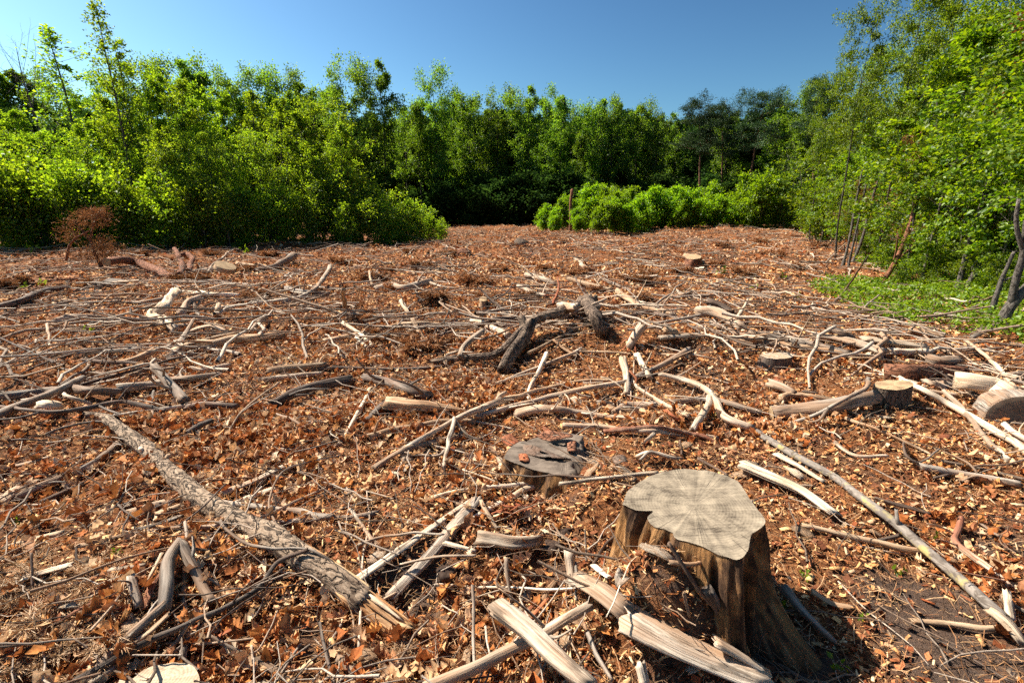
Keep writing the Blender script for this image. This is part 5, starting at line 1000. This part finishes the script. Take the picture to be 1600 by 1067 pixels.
# ------------------------------------------------------------------ dead brown brush
def spray(seed, n, L, nneed, nl, lw, flatz=.5, droop=.1):
    r = np.random.default_rng(seed); st = Acc(); P = []; D = []
    for q in range(n):
        az = r.random() * 6.28; el = r.uniform(.1, .9) * flatz * 1.6; l = L * r.uniform(.5, 1.); d = np.array([math.cos(az) * math.cos(el), math.sin(az) * math.cos(el), math.sin(el)])
        e = d * l; C = crom([np.zeros(3), e * .5 + r.normal(size=3) * l * .06, e - np.array([0, 0, droop * l])], 6); C[:, 2] = np.maximum(C[:, 2], .01); st.add(*tube(C, np.linspace(.012, .003, 6) * L / .6, 4, .1, caps=False))
        for w in range(3):
            t = r.uniform(.3, .9); b0 = C[int(t * 5)]; d2 = d + r.normal(size=3) * .5; d2 /= np.linalg.norm(d2); e2 = b0 + d2 * l * .4; e2[2] = max(e2[2], .01); st.add(*tube(np.array([b0, e2]), [.004 * L / .6, .002], 3, 0, caps=False))
            t2 = r.random(nneed)[:, None]; P.append(b0 + (e2 - b0) * t2); D.append(np.tile(d2, (nneed, 1)) * .9 + r.normal(size=(nneed, 3)) * .35)
    V, F = leaf_cloud(np.concatenate(P), np.concatenate(D), nl, lw, r, .3, droop=.0); V[:, 2] = np.maximum(V[:, 2], -.03)
    return st.mesh('stems'), np_mesh('needles', V, F)
SPR = [spray(300 + q, 12, .42, 60, .075, .0045, .35) for q in range(4)]        # near sprays, fine needles
BRU = [spray(320 + q, 26, .6, 40, .14, .022, .7) for q in range(4)]            # coarse brush seen from afar
for a, b in BRU: a.materials.append(M['dark']); b.materials.append(LM['brown'])
for a, b in SPR: a.materials.append(M['tan']); b.materials.append(LM['needle'])
def brush(name, meshes, px, py, s, label, group, rz=None, zs=1.):
    g = gp(px, py)[0]; o = empty(name, g); o.scale = (s, s, s * zs); o.rotation_euler = (0, 0, rng.random() * 6.28 if rz is None else rz); tag(o, label, 'brush', group)
    for me, p in zip(meshes, ('stems', 'needles')): c = bpy.data.objects.new(p, me); COL.objects.link(c); c.parent = o
    return o
for q, (px, py, s, lab) in enumerate(((40, 1010, .75, 'dead pine spray filling the bottom left corner'), (120, 990, .7, 'brown needle spray right of the corner spray'), (60, 920, .6, 'brown needle spray above the corner spray'), (150, 905, .5, 'tan needle tuft left of the reddish bark strip'), (30, 880, .5, 'needle spray touching the left edge'), (190, 1020, .45, 'small needle spray beside the long dark branch'),
                                     (395, 875, .3, 'pale needle tuft beside the long fissured log'), (600, 1045, .4, 'orange needle tuft below the torn log end'), (560, 545, .55, 'brown needle spray left of the twisted dark log'), (570, 630, .4, 'needle tuft above the tan split log'), (550, 790, .35, 'needle tuft right of the long fissured log'), (440, 560, .5, 'needle spray by the thick tan branch'), (700, 660, .3, 'needle tuft before the long forked pale pole'), (640, 590, .5, 'needle spray above the forked pale pole'), (1160, 880, .3, 'small needle tuft before the large stump'))):
    brush('dead_pine_spray', SPR[q % 4], px, py, s, lab, 'dead pine sprays on the ground', zs=.55)
LB = [(610, 425, 'nearest'), (545, 480, ''), (470, 395, ''), (700, 400, ''), (780, 425, ''), (585, 440, ''), (660, 420, ''), (740, 445, ''), (850, 420, ''), (905, 430, ''), (960, 415, ''), (1010, 380, ''), (1060, 425, ''), (1120, 415, ''), (1160, 430, ''), (1210, 400, ''), (1250, 420, ''), (1190, 380, ''), (1130, 385, ''), (60, 420, ''), (110, 425, ''), (20, 445, ''), (220, 400, ''), (330, 400, ''), (420, 400, ''), (800, 385, ''), (880, 380, ''), (1280, 385, ''), (1240, 370, ''), (1000, 440, ''), (530, 410, ''), (380, 425, ''), (150, 450, ''), (640, 395, ''), (1090, 360, ''), (700, 372, '')]
LB += [(620, 455, ''), (680, 470, ''), (560, 500, ''), (820, 470, ''), (700, 510, ''), (930, 455, ''), (1000, 470, ''), (490, 460, ''), (760, 470, ''), (600, 530, ''), (1060, 455, ''), (880, 495, ''), (660, 545, ''), (960, 500, ''), (400, 470, ''), (300, 440, '')]
LB.sort(); ORD += ['%d%s' % (n, {1: 'st', 2: 'nd', 3: 'rd'}.get(n % 10, 'th')) for n in range(41, 100)]
for q, (px, py, _) in enumerate(LB):
    brush('dead_brush', BRU[q % 4], px, py, rng.uniform(.5, .95) * (.75 if py > 450 else 1.), 'low brown heap of dead brush in the clearing, %s from the left' % ORD[q], 'heaps of dead brush', zs=.55)
# the dead pine at the left, its crown of brown needles
g = gp(*pc(13, 720, 540))[0]; o = empty('dead_pine', g); tag(o, 'dead young pine with brown needles and bent red stems at left', 'dead tree'); LAND.append(('the dead brown pine', g[0], g[1]))
def pp(x, y, dy=0.):
    px, py = pc(13, x, y); yy = g[1] + dy; v = (py - 533.5) / FPX; d = yy / (CP - v * SP); return np.array([(px - 800) / FPX * d, yy, zat(py, yy)]) - g
for pts, r0 in (([(720, 545), (660, 430), (625, 330), (550, 245)], .055), ([(460, 480), (480, 380), (530, 320), (620, 270)], .035), ([(625, 330), (650, 230), (690, 150)], .03), ([(560, 255), (520, 200), (480, 190)], .018)):
    acc = Acc(); acc.add(*tube(crom([pp(*p) for p in pts], 14), np.linspace(r0, r0 * .5, 14), 8, .2, seed=int(r0 * 1000))); link('stem', acc.mesh('stem'), M['redbark'], o)
r = np.random.default_rng(5); P = []; D = []
for x, y, sx, sy, n in ((655, 135, 34, 14, 420), (590, 165, 30, 14, 240), (708, 180, 14, 28, 200), (540, 210, 22, 12, 120), (650, 225, 26, 10, 80), (700, 380, 40, 40, 500), (760, 430, 40, 30, 400), (620, 440, 50, 25, 400), (480, 280, 20, 50, 250)):
    k = r.normal(size=(n, 2)); dy = r.normal(size=n) * .22
    c = np.array([pp(x, y)]); P.append(c + np.column_stack([k[:, 0] * sx * .2249 * g[1] / FPX, dy, k[:, 1] * sy * .2249 * g[1] / FPX])); D.append(r.normal(size=(n, 3)))
V, F = leaf_cloud(np.concatenate(P), np.concatenate(D), .12, .014, r, .3, droop=.2); V[:, 2] = np.maximum(V[:, 2], -.1); link('needles', np_mesh('needles', V, F), LM['brown'], o)

# ------------------------------------------------------------------ green herbs and seedlings
def inpoly(px, py, poly):
    c = np.zeros(len(px), bool); n = len(poly)
    for q in range(n):
        x0, y0 = poly[q]; x1, y1 = poly[(q + 1) % n]; k = ((y0 > py) != (y1 > py)) & (px < (x1 - x0) * (py - y0) / (y1 - y0 + 1e-9) + x0); c ^= k
    return c
HP = np.array([gp(*p)[0][:2] for p in ((1262, 450), (1300, 444), (1345, 441), (1440, 440), (1520, 442), (1599, 436))] + [(13., 7.), (9., 5.6)] + [gp(*p)[0][:2] for p in ((1599, 552), (1550, 535), (1490, 522), (1430, 516), (1370, 502), (1325, 482), (1285, 462))])
r = np.random.default_rng(41); lo, hi = HP.min(0), HP.max(0); p = r.uniform(lo, hi, (140000, 2)); p = p[inpoly(p[:, 0], p[:, 1], HP) & (vnoise(p[:, 0] * 1.3, p[:, 1] * 1.3, 71) + .35 * vnoise(p[:, 0] * 4, p[:, 1] * 4, 74) > .14 + .5 * r.random(len(p)))][:30000]
far = np.column_stack([r.uniform(7, 26, 9000), r.uniform(12, 40, 9000)]); far = far[(far[:, 0] > .53 * far[:, 1] + 3.2) & (vnoise(far[:, 0] * .5, far[:, 1] * .5, 72) > .45)]
p = np.concatenate([p, far]); d = np.hypot(p[:, 0], p[:, 1]); z = hgt(p[:, 0], p[:, 1]) + .22 * r.random(len(p)) ** .7 * (.5 + vnoise(p[:, 0] * 2, p[:, 1] * 2, 73))
V, F = leaf_cloud(np.column_stack([p, z]), r.normal(size=(len(p), 3)) * np.array([1, 1, .4]), .064, .048, r, .8, droop=.0)
o = link('herbs', np_mesh('herbs', V, F), LM['herb']); o['kind'] = 'stuff'; o['label'] = 'patch of bright green low herbs at the right edge'; o['category'] = 'herbs'
# scattered weeds and low green growth in the clearing
def seedling_mesh(seed, n, L):
    r = np.random.default_rng(seed); st = Acc(); P = []; D = []
    for q in range(n):
        az = r.random() * 6.28; e = np.array([math.cos(az) * r.uniform(.2, 1), math.sin(az) * r.uniform(.2, 1), r.uniform(.5, 1.2)]) * L; st.add(*tube(np.array([(0, 0, -.01), e * .5, e]), [.0016, .0014, .001], 4, 0, caps=False)); P.append(e); D.append(e / L * np.array([1, 1, .2])); P.append(e * .8); D.append(-e / L * np.array([1, 1, .1]))
    V, F = leaf_cloud(np.array(P), np.array(D), L * .8, L * .55, r, 1., droop=.0); return st.mesh('stems'), np_mesh('leaves', V, F)
SD = [seedling_mesh(400 + q, 5, .035) for q in range(3)]
for a, b in SD: a.materials.append(M['tan']); b.materials.append(LM['herb'])
for q, (px, py, s, lab) in enumerate(((183, 866, .7, 'tiny green seedling left of the grey forked branch'), (25, 822, .8, 'tiny green seedling in the leaf drift at the left edge'), (1218, 955, 1.1, 'green seedling in the hollow right of the large stump roots'), (1255, 905, .9, 'green seedling right of the large stump'), (1345, 968, .7, 'green seedling on the soil before the grey pole'), (1400, 898, 1., 'green seedling under the grey pole'), (1462, 845, .8, 'green seedling right of the grey pole'), (1308, 1052, 1.1, 'green seedling in the shadow at the bottom edge'),
                                     (137, 523, 2.2, 'green sprig on the bare soil at left'), (40, 455, 3., 'green sprig beside the dark log at the left edge'), (68, 447, 2.6, 'green sprig behind the dark log at the left edge'), (1115, 655, .9, 'tiny sprig by the bleached bent branch'), (230, 385, 6., 'leafy weed before the left thicket'), (385, 398, 6., 'second leafy weed before the left thicket'), (50, 396, 6., 'leafy weed left of the dead brown pine'), (1225, 440, 4., 'leafy weed left of the green herbs'), (1245, 470, 3., 'low weed just left of the herb patch'), (1180, 455, 3., 'low weed out on the brown ground'), (1130, 430, 4., 'weed on the brown ground further out'))):
    g = gp(px, py)[0]; o = empty('seedling', g); o.scale = (s, s, s); o.rotation_euler = (0, 0, rng.random() * 6); tag(o, lab, 'seedling', 'small green seedlings')
    for me, p_ in zip(SD[q % 3], ('stems', 'leaves')): c = bpy.data.objects.new(p_, me); COL.objects.link(c); c.parent = o

# ------------------------------------------------------------------ litter
PM = {}
PM['leaf'] = piece_mat('dry_leaf', [(.20, .065, .022), (.40, .15, .045), (.54, .23, .07), (.60, .37, .19), (.68, .48, .29), (.30, .10, .03), (.74, .58, .40), (.50, .19, .055), (.66, .44, .24), (.56, .24, .07), (.30, .09, .03), (.70, .50, .31), (.44, .15, .045), (.40, .13, .04)], .7, 60, .18)
PM['chip'] = piece_mat('wood_chip', [(.42, .17, .06), (.64, .38, .17), (.72, .49, .26), (.54, .22, .07), (.30, .10, .035), (.76, .58, .37), (.48, .20, .075), (.62, .34, .14), (.68, .43, .2)], .8, 120)
PM['bark'] = piece_mat('bark_crumb', [(.08, .03, .016), (.19, .062, .026), (.30, .09, .036), (.13, .055, .03), (.25, .10, .05), (.40, .15, .065)], .9, 120)
PM['straw'] = piece_mat('needle_straw', [(.28, .14, .065), (.42, .24, .12), (.18, .085, .04), (.52, .34, .19), (.12, .06, .03)], .8, 60)
PM['twig'] = piece_mat('fine_twig', [(.10, .075, .058), (.30, .24, .19), (.48, .40, .32), (.18, .11, .07), (.38, .28, .2), (.07, .05, .04)], .85, 80)
PM['stick'] = piece_mat('weathered_stick', [(.16, .12, .095), (.38, .31, .25), (.56, .47, .37), (.30, .19, .12), (.62, .53, .42), (.22, .16, .12), (.46, .34, .24)], .85, 40)
def leaf_tpl(seed, hi):
    r = np.random.default_rng(seed)
    if hi: ys_, ws = [0, .16, .26, .42, .53, .7, .8, 1.], [.02, .17, .08, .30, .15, .31, .2, .03]
    else: ys_, ws = [0, .28, .6, 1.], [.03, .26, .3, .04]
    k1, k2, tw, cu = r.uniform(-.7, 1.8), r.uniform(.2, 2.0) * r.choice([-1, 1], p=[.25, .75]), r.uniform(-.9, .9), r.uniform(-.4, .4); V = []
    for y, w in zip(ys_, ws):
        for s in (-1, 0, 1):
            x = s * w * r.uniform(.75, 1.2); z = k1 * (y - .4) ** 2 + k2 * abs(x) + tw * x * (y - .5) + r.normal() * .05; V.append((x + cu * (y - .5) ** 2, y - .5, z))
    V = np.array(V); F = []
    for q in range(len(ys_) - 1):
        for c in (0, 1): a = q * 3 + c; F += [(a, a + 1, a + 4), (a, a + 4, a + 3)]
    return V, np.array(F)
def quad_tpl(seed):
    r = np.random.default_rng(seed); w = r.uniform(.22, .4); V = np.array([(0, -.5, 0), (w, 0, r.uniform(.05, .35)), (0, .5, r.uniform(-.1, .2)), (-w, r.uniform(-.1, .1), r.uniform(.05, .35))]); return V, np.array([(0, 1, 2), (0, 2, 3)])
def chip_tpl(seed, fl=.25, w=.22):
    r = np.random.default_rng(seed); V = []
    for y in (-.5, .5):
        a = r.uniform(.35, 1.) * w; h = w * fl * r.uniform(.5, 1.2); zz = r.normal() * .05; xx = r.normal() * .06
        for x, z in ((-1, -1), (1, -1), (1, 1), (-1, 1)): V.append((xx + x * a * r.uniform(.7, 1.2), y * r.uniform(.75, 1.1), zz + z * h))
    return np.array(V), np.array([(0, 1, 5), (0, 5, 4), (1, 2, 6), (1, 6, 5), (2, 3, 7), (2, 7, 6), (3, 0, 4), (3, 4, 7), (4, 5, 6), (4, 6, 7), (0, 3, 2), (0, 2, 1)])
def strip_tpl(seed, w):
    r = np.random.default_rng(seed); V = []
    for y in (-.5, 0., .5): z = r.normal() * .06; x = r.normal() * .05; V += [(x - w, y, z), (x + w, y, z + w * r.uniform(.2, 1.2))]
    return np.array(V), np.array([(0, 1, 3), (0, 3, 2), (2, 3, 5), (2, 5, 4)])
def twig_tpl(seed, rad, seg=3, crook=.06, sides=3):
    r = np.random.default_rng(seed); C = np.zeros((seg + 1, 3)); C[:, 1] = np.linspace(-.5, .5, seg + 1); C[:, 0] = np.cumsum(r.normal(size=seg + 1)) * crook; C[:, 2] = np.abs(np.cumsum(r.normal(size=seg + 1))) * crook * .4; C[:, 0] -= C[:, 0].mean()
    V, Q, T, A = tube(C, np.linspace(rad, rad * r.uniform(.3, .8), seg + 1), sides, .1, seed=seed, caps=False); return V, np.concatenate([Q[:, [0, 1, 2]], Q[:, [0, 2, 3]]])
def place(n, d0, d1, power, seed, half=57, mask=None):
    """points on the ground in a fan in front of the viewer, density falling with distance"""
    r = np.random.default_rng(seed); u = r.random(n); k = 2 - power
    d = (d0 ** k + u * (d1 ** k - d0 ** k)) ** (1 / k) if abs(k) > 1e-6 else d0 * (d1 / d0) ** u
    a = np.radians(r.uniform(-half, half, n)); x, y = d * np.sin(a), d * np.cos(a)
    ok = (np.hypot((x - BS[0]), (y - BS[1])) > .24) & ~((x > .53 * y + 3.2) & (y > 11)) & (y < 58) & ~((x < -.14 * y - 1) & (y > 25))
    if mask is not None: ok &= mask(x, y, r)
    return x[ok], y[ok], r
def scatter(tpls, x, y, r, size, lift, tilt, zoff=0., align=None):
    n = len(x); yaw = r.random(n) * 2 * np.pi if align is None else r.normal(align[0], align[1], n); t1 = r.normal(size=n) * tilt; t2 = r.normal(size=n) * tilt
    cy, sy = np.cos(yaw), np.sin(yaw); c1, s1, c2, s2 = np.cos(t1), np.sin(t1), np.cos(t2), np.sin(t2); O = np.zeros(n); I = np.ones(n)
    Rz = np.stack([cy, -sy, O, sy, cy, O, O, O, I], 1).reshape(n, 3, 3); Rx = np.stack([I, O, O, O, c1, -s1, O, s1, c1], 1).reshape(n, 3, 3); Ry = np.stack([c2, O, s2, O, I, O, -s2, O, c2], 1).reshape(n, 3, 3)
    R = Rz @ Rx @ Ry; z = hgt(x, y) + lift * r.random(n) ** 1.3 + zoff + size * .5 * np.abs(np.sin(t1)) * .7; P = np.stack([x, y, z], 1); pick = r.integers(len(tpls), size=n); Vs = []; Fs = []; off = 0
    for k, (v, f) in enumerate(tpls):
        i = np.where(pick == k)[0]
        if not len(i): continue
        W_ = np.einsum('nij,vj->nvi', R[i], v) * size[i][:, None, None] + P[i][:, None, :]; Vs.append(W_.reshape(-1, 3)); Fs.append((f[None] + (np.arange(len(i)) * len(v))[:, None, None] + off).reshape(-1, 3)); off += len(i) * len(v)
    return np.concatenate(Vs), np.concatenate(Fs)
def stuff(name, label, mat, *layers):
    Vs, Fs, o = [], [], 0
    for V, F in layers: Vs.append(V); Fs.append(F + o); o += len(V)
    ob = link(name, np_mesh(name, np.concatenate(Vs), np.concatenate(Fs)), mat); ob['kind'] = 'stuff'; ob['label'] = label; ob['category'] = name.split('_')[-1]; return ob
BARE = [(*flat(px, py), rr) for px, py, rr in ((1470, 950, .30), (1560, 1030, .35), (640, 915, .16), (690, 880, .12), (1260, 1020, .25), (70, 470, 1.1), (1060, 900, .13), (520, 1000, .15), (860, 900, .12), (740, 1010, .15))]
def bare(x, y, r):
    k = np.zeros(len(x))
    for bx, by, rr in BARE: k = np.maximum(k, .85 * sstep(1.3, .5, np.hypot(x - bx, y - by) / rr + .7 * (vnoise(x * 9, y * 9, 83) - .5)))
    k = np.maximum(k, .5 * sstep(.62, .72, vnoise(x * 1.6 + 5, y * 1.6, 91) + .12 * (vnoise(x * 8, y * 8, 92) - .5)))
    return r.random(len(x)) > k
def leafy(x, y, r): return (1.2 * vnoise(x * 1.3 + 3, y * 1.3, 81) + .55 * sstep(.5, -1.0, x - .05 * y) * (y < 12) - .1 > .45 + .8 * r.random(len(x))) & bare(x, y, r)
def chippy(x, y, r): return bare(x, y, r) & (vnoise(x * 1.1 + 9, y * 1.1, 82) + .5 * sstep(-.6, 1.2, x) > .22 + .75 * r.random(len(x)))
LH = [leaf_tpl(500 + q, True) for q in range(14)]; LL = [leaf_tpl(530 + q, False) for q in range(12)]; LQ = [quad_tpl(560 + q) for q in range(10)]
a = place(18000, .8, 4.5, .9, 601, mask=leafy); A1 = scatter(LH, *a, .028 + .075 * a[2].random(len(a[0])) ** 1.5, .04, .5)
a = place(42000, 3.5, 13, 1.1, 602, mask=leafy); A2 = scatter(LL, *a, a[2].uniform(.035, .08, len(a[0])), .04, .6)
a = place(46000, 11, 58, 1.25, 603); A3 = scatter(LQ, *a, np.clip(np.hypot(a[0], a[1]) * .006, .06, .16) * a[2].uniform(.6, 1.3, len(a[0])), .07, .5)
stuff('leaf_litter', 'dry brown and tan fallen leaves covering the clearing', PM['leaf'], A1, A2, A3)
CT = [chip_tpl(620 + q, .25, (.12, .2, .3, .08)[q % 4]) for q in range(16)]
a = place(17000, .8, 6, .9, 604, mask=bare); B1 = scatter(CT, *a, .012 + .045 * a[2].random(len(a[0])) ** 1.6, .022, .4)
a = place(48000, .8, 8, .95, 614, mask=bare); B3 = scatter([strip_tpl(720 + q, (.06, .12, .2)[q % 3]) for q in range(12)], *a, .009 + .032 * a[2].random(len(a[0])) ** 1.5, .022, .4)
a = place(36000, 4, 18, 1.2, 605); B2 = scatter(LQ, *a, np.clip(np.hypot(a[0], a[1]) * .0065, .02, .10) * a[2].uniform(.6, 1.4, len(a[0])), .03, .4)
stuff('wood_chips', 'orange and tan wood chips strewn over the ground', PM['chip'], B1, B2, B3)
a = place(7000, .8, 6, 1., 606, mask=bare); D1 = scatter(CT, *a, a[2].uniform(.01, .055, len(a[0])), .012, .35)
a = place(18000, 5, 45, 1.2, 607); D2 = scatter(LQ, *a, np.clip(np.hypot(a[0], a[1]) * .006, .02, .14) * a[2].uniform(.6, 1.4, len(a[0])), .05, .4)
a = place(24000, .8, 8, 1., 615, mask=bare); D3 = scatter([strip_tpl(740 + q, (.1, .18, .3)[q % 3]) for q in range(12)], *a, .01 + .04 * a[2].random(len(a[0])) ** 1.5, .015, .4)
stuff('bark_crumbs', 'dark red-brown bark crumbs scattered between the chips', PM['bark'], D1, D2, D3)
ST = [strip_tpl(640 + q, .014) for q in range(14)]
a = place(40000, .8, 9, 1., 608); S1 = scatter(ST, *a, a[2].uniform(.03, .10, len(a[0])), .04, .35)
stuff('needle_straw', 'fallen needles and straw between the leaves', PM['straw'], S1)
TT = [twig_tpl(660 + q, (.008, .014, .010)[q % 3], 5, .05, 4) for q in range(14)]
a = place(3600, .9, 10, .9, 609, mask=lambda x, y, r: r.random(len(x)) > .65 * sstep(-.1, .5, x - .15 * y)); T1 = scatter(TT, *a, a[2].uniform(.08, .5, len(a[0])), .04, .16, .008)
a = place(3600, 6, 50, 1.0, 610); T2 = scatter(TT, *a, a[2].uniform(.4, 1.6, len(a[0])), .08, .10, .02)
stuff('fine_twigs', 'countless fine twigs strewn through the litter', PM['twig'], T1, T2)
SK = [twig_tpl(680 + q, (.011, .016, .009, .021)[q % 4], 6, .04, 5) for q in range(16)]
a = place(2900, 6, 55, .95, 611); K1 = scatter(SK, *a, a[2].uniform(.35, 1.5, len(a[0])), .06, .10, .02)
stuff('distant_brushwood', 'mass of pale sticks and brushwood lying across the far clearing', PM['stick'], K1)

# ------------------------------------------------------------------ single sticks, chips and leaves that can be picked out
def nth(n): return ORD[n - 1] if n <= 12 else '%d%s' % (n, {1: 'st', 2: 'nd', 3: 'rd'}.get(n % 10 if n // 10 != 1 else 0, 'th'))
def near_label(items, kind):
    """describe each by the landmark it lies closest to, on which side, and its rank there"""
    keys = {}
    for q, (x, y, look) in enumerate(items):
        ds = [math.hypot(x - lx, y - ly) for _, lx, ly in LAND]; k = int(np.argmin(ds)); nm, lx, ly = LAND[k]
        side = ('beyond' if y > ly else 'in front of') if abs(y - ly) > abs(x - lx) else ('right of' if x > lx else 'left of')
        keys.setdefault((look, side, nm), []).append((ds[k], q))
    out = [None] * len(items)
    for (look, side, nm), v in keys.items():
        v.sort()
        for rank, (_, q) in enumerate(v):
            out[q] = '%s %s %s %s' % (look, kind, side, nm) + ('' if len(v) == 1 else ', closest' if rank == 0 else ', %s closest' % nth(rank + 1))
    return out
r = np.random.default_rng(77); SM = {}
STK = []
for q in range(26):
    rad = (.005, .008, .012, .018)[q % 4]; L = (.22, .34, .5, .75, 1.0)[q % 5]; seg = 9; C = np.zeros((seg, 3)); C[:, 1] = np.linspace(-.5, .5, seg) * L; C[:, 0] = np.cumsum(r.normal(size=seg)) * L * .010; C[:, 2] = np.cumsum(r.normal(size=seg)) * L * .006; C -= C.mean(0)
    acc = Acc(); acc.add(*tube(crom(C, 22), rad * np.linspace(1, r.uniform(.45, .9), 22) * (.55 + .6 * L), 9, .16, ragged=rad, seed=900 + q))
    if q % 3 == 1:
        b0 = C[4]; e = b0 + np.array([r.choice([-1, 1]) * .22 * L, .25 * L, .05 * L]); acc2 = Acc(); acc2.add(*tube(crom([b0, (b0 + e) / 2 + r.normal(size=3) * .02 * L, e], 9), rad * .5 * np.linspace(1, .5, 9), 7, .1, ragged=rad * .4, seed=q)); fk = acc2.mesh('side_branch')
    else: fk = None
    STK.append((acc, fk, L, rad))
MESHC = {}
def stick_copy(q, mat):
    if (q, mat) not in MESHC:
        me = STK[q][0].mesh('stick'); me.materials.append(M[mat]); fk = STK[q][1].copy() if STK[q][1] else None
        if fk: fk.materials.append(M[mat])
        MESHC[(q, mat)] = (me, fk)
    return MESHC[(q, mat)]
sx, sy, r = place(250, 1.5, 15, .95, 700, 48); looks = []; objs = []
for x, y in zip(sx[:190], sy[:190]):
    q = int(r.integers(26)); mat = r.choice(['grey', 'pale', 'dark', 'tan', 'white', 'grey', 'pale']); me, fk = stick_copy(q, mat); L = STK[q][2]; s = r.uniform(.7, 1.15) * (1. if y < 4 else 1.25)
    yaw = r.normal(1.45, .75); dv = np.array([-math.sin(yaw), math.cos(yaw)]) * L * s * .42; z0, z1, zc = float(hgt(x - dv[0], y - dv[1])), float(hgt(x + dv[0], y + dv[1])), float(hgt(x, y))
    zz = max((z0 + z1) / 2, zc - .005) + .02; o = link('stick', me, None, loc=(x, y, zz)); o.scale = (s, s, s); o.rotation_euler = (math.atan2(z1 - z0, 2 * math.hypot(*dv)), 0, yaw)
    if fk: link('side_branch', fk, None, o)
    word = {'grey': 'grey', 'pale': 'bleached', 'dark': 'dark', 'tan': 'tan', 'white': 'white'}[mat]; looks.append((x, y, ('short ' if L * s < .35 else 'long ' if L * s > .8 else '') + word + (' forked' if fk else ''))); objs.append(o)
for o, lab in zip(objs, near_label(looks, 'stick')): tag(o, lab, 'stick', 'loose sticks in the litter')
# wood chips large enough to pick out
CM = []
for q in range(10):
    P = np.zeros((5, 3)); P[:, 1] = np.linspace(-.5, .5, 5); acc = Acc(); acc.add(*tube(P + r.normal(size=(5, 3)) * .02, np.array([.10, .15, .16, .14, .08]) * (1 + .5 * (q % 3)), 8, .3, .3, .12, 950 + q, facet=.4)); me = acc.mesh('chip', False); CM.append(me)
CMC = {}
cx, cy, r = place(140, 1.3, 6, .9, 701, 47); looks = []; objs = []
for x, y in zip(cx[:100], cy[:100]):
    q = int(r.integers(10)); mat = r.choice(['white', 'pale', 'tan', 'white', 'red', 'tan']); me = CMC.get((q, mat))
    if me is None: me = CM[q].copy(); me.materials.append(M[mat]); CMC[(q, mat)] = me
    s = r.uniform(.06, .15); o = link('wood_chip', me, None, loc=(x, y, float(hgt(x, y)) + .018)); o.scale = (s, s, s); o.rotation_euler = (r.normal() * .2, r.normal() * .25, r.random() * 6.28)
    looks.append((x, y, {'white': 'bright', 'pale': 'bleached', 'tan': 'tan', 'red': 'red'}[mat])); objs.append(o)
for o, lab in zip(objs, near_label(looks, 'wood chip')): tag(o, lab, 'chip', 'larger chips in the litter')
# the nearest fallen leaves
LV = []
for q in range(12):
    v, f = leaf_tpl(980 + q, True); me = np_mesh('leaf', v, f); me.materials.append(PM['leaf']); LV.append(me)
lx, ly, r = place(620, 1.25, 3.6, .8, 702, 47, mask=leafy); looks = []; objs = []
for x, y in zip(lx[:260], ly[:260]):
    s = r.uniform(.05, .10); o = link('dry_leaf', LV[int(r.integers(12))], None, loc=(x, y, float(hgt(x, y)) + .035)); o.scale = (s, s, s); o.rotation_euler = (r.normal() * .35, r.normal() * .35, r.random() * 6.28); objs.append(o); looks.append((x, y, 'curled dry'))
for o, lab in zip(objs, near_label(looks, 'leaf')): tag(o, lab, 'leaf', 'dry leaves on top of the litter')
# lumps of earth by the stump and in the hollow, a reddish root ball further out
def lump(px, py, s, mat, name, label, cat='clod', sq=.6):
    SEED[0] += 1; bm = []; n1, n2 = 14, 22; g = gp(px, py)[0]; V = []
    for a in range(n1 + 1):
        for b in range(n2):
            t, f = math.pi * a / n1, 2 * math.pi * b / n2; V.append((math.sin(t) * math.cos(f), math.sin(t) * math.sin(f), math.cos(t)))
    V = np.array(V); k = 1 + .55 * (vnoise(V[:, 0] * 2.2 + SEED[0], V[:, 1] * 2.2 + V[:, 2] * 1.7, 3) - .5) + .35 * (vnoise(V[:, 0] * 5 + V[:, 2] * 3, V[:, 1] * 5 + 7, 4) - .5); V = V * k[:, None] * s * np.array([1, .9, sq])
    i = np.arange(n1)[:, None] * n2; j = np.arange(n2)[None]; kk = (j + 1) % n2; o = link(name, np_mesh(name, V, np.stack([i + j, i + n2 + j, i + n2 + kk, i + kk], -1).reshape(-1, 4), True, V), mat, loc=g + np.array([0, 0, s * sq * .3])); tag(o, label, cat, 'clods and lumps'); return o
earth = piece_mat('dark_earth', [(.055, .038, .03), (.07, .045, .034)], .95, 60)
for px, py, s, lab in ((865, 860, .055, 'dark earth clod left of the large stump'), (885, 835, .035, 'smaller earth clod behind the dark clod'), (1035, 990, .04, 'earth clod below the large stump'), (700, 900, .05, 'earth clod on the rim of the dark hollow'), (785, 855, .03, 'brown clod at the knot of the barrel-shaped lump')): lump(px, py, s, earth, 'earth_clod', lab)
lump(726, 398, .30, M['redbark'], 'root_ball', 'dark reddish root ball far out in the clearing', 'root ball', .55); lump(815, 385, .30, M['bark'], 'root_ball', 'dark upturned root ball behind the reddish one', 'root ball', .8)
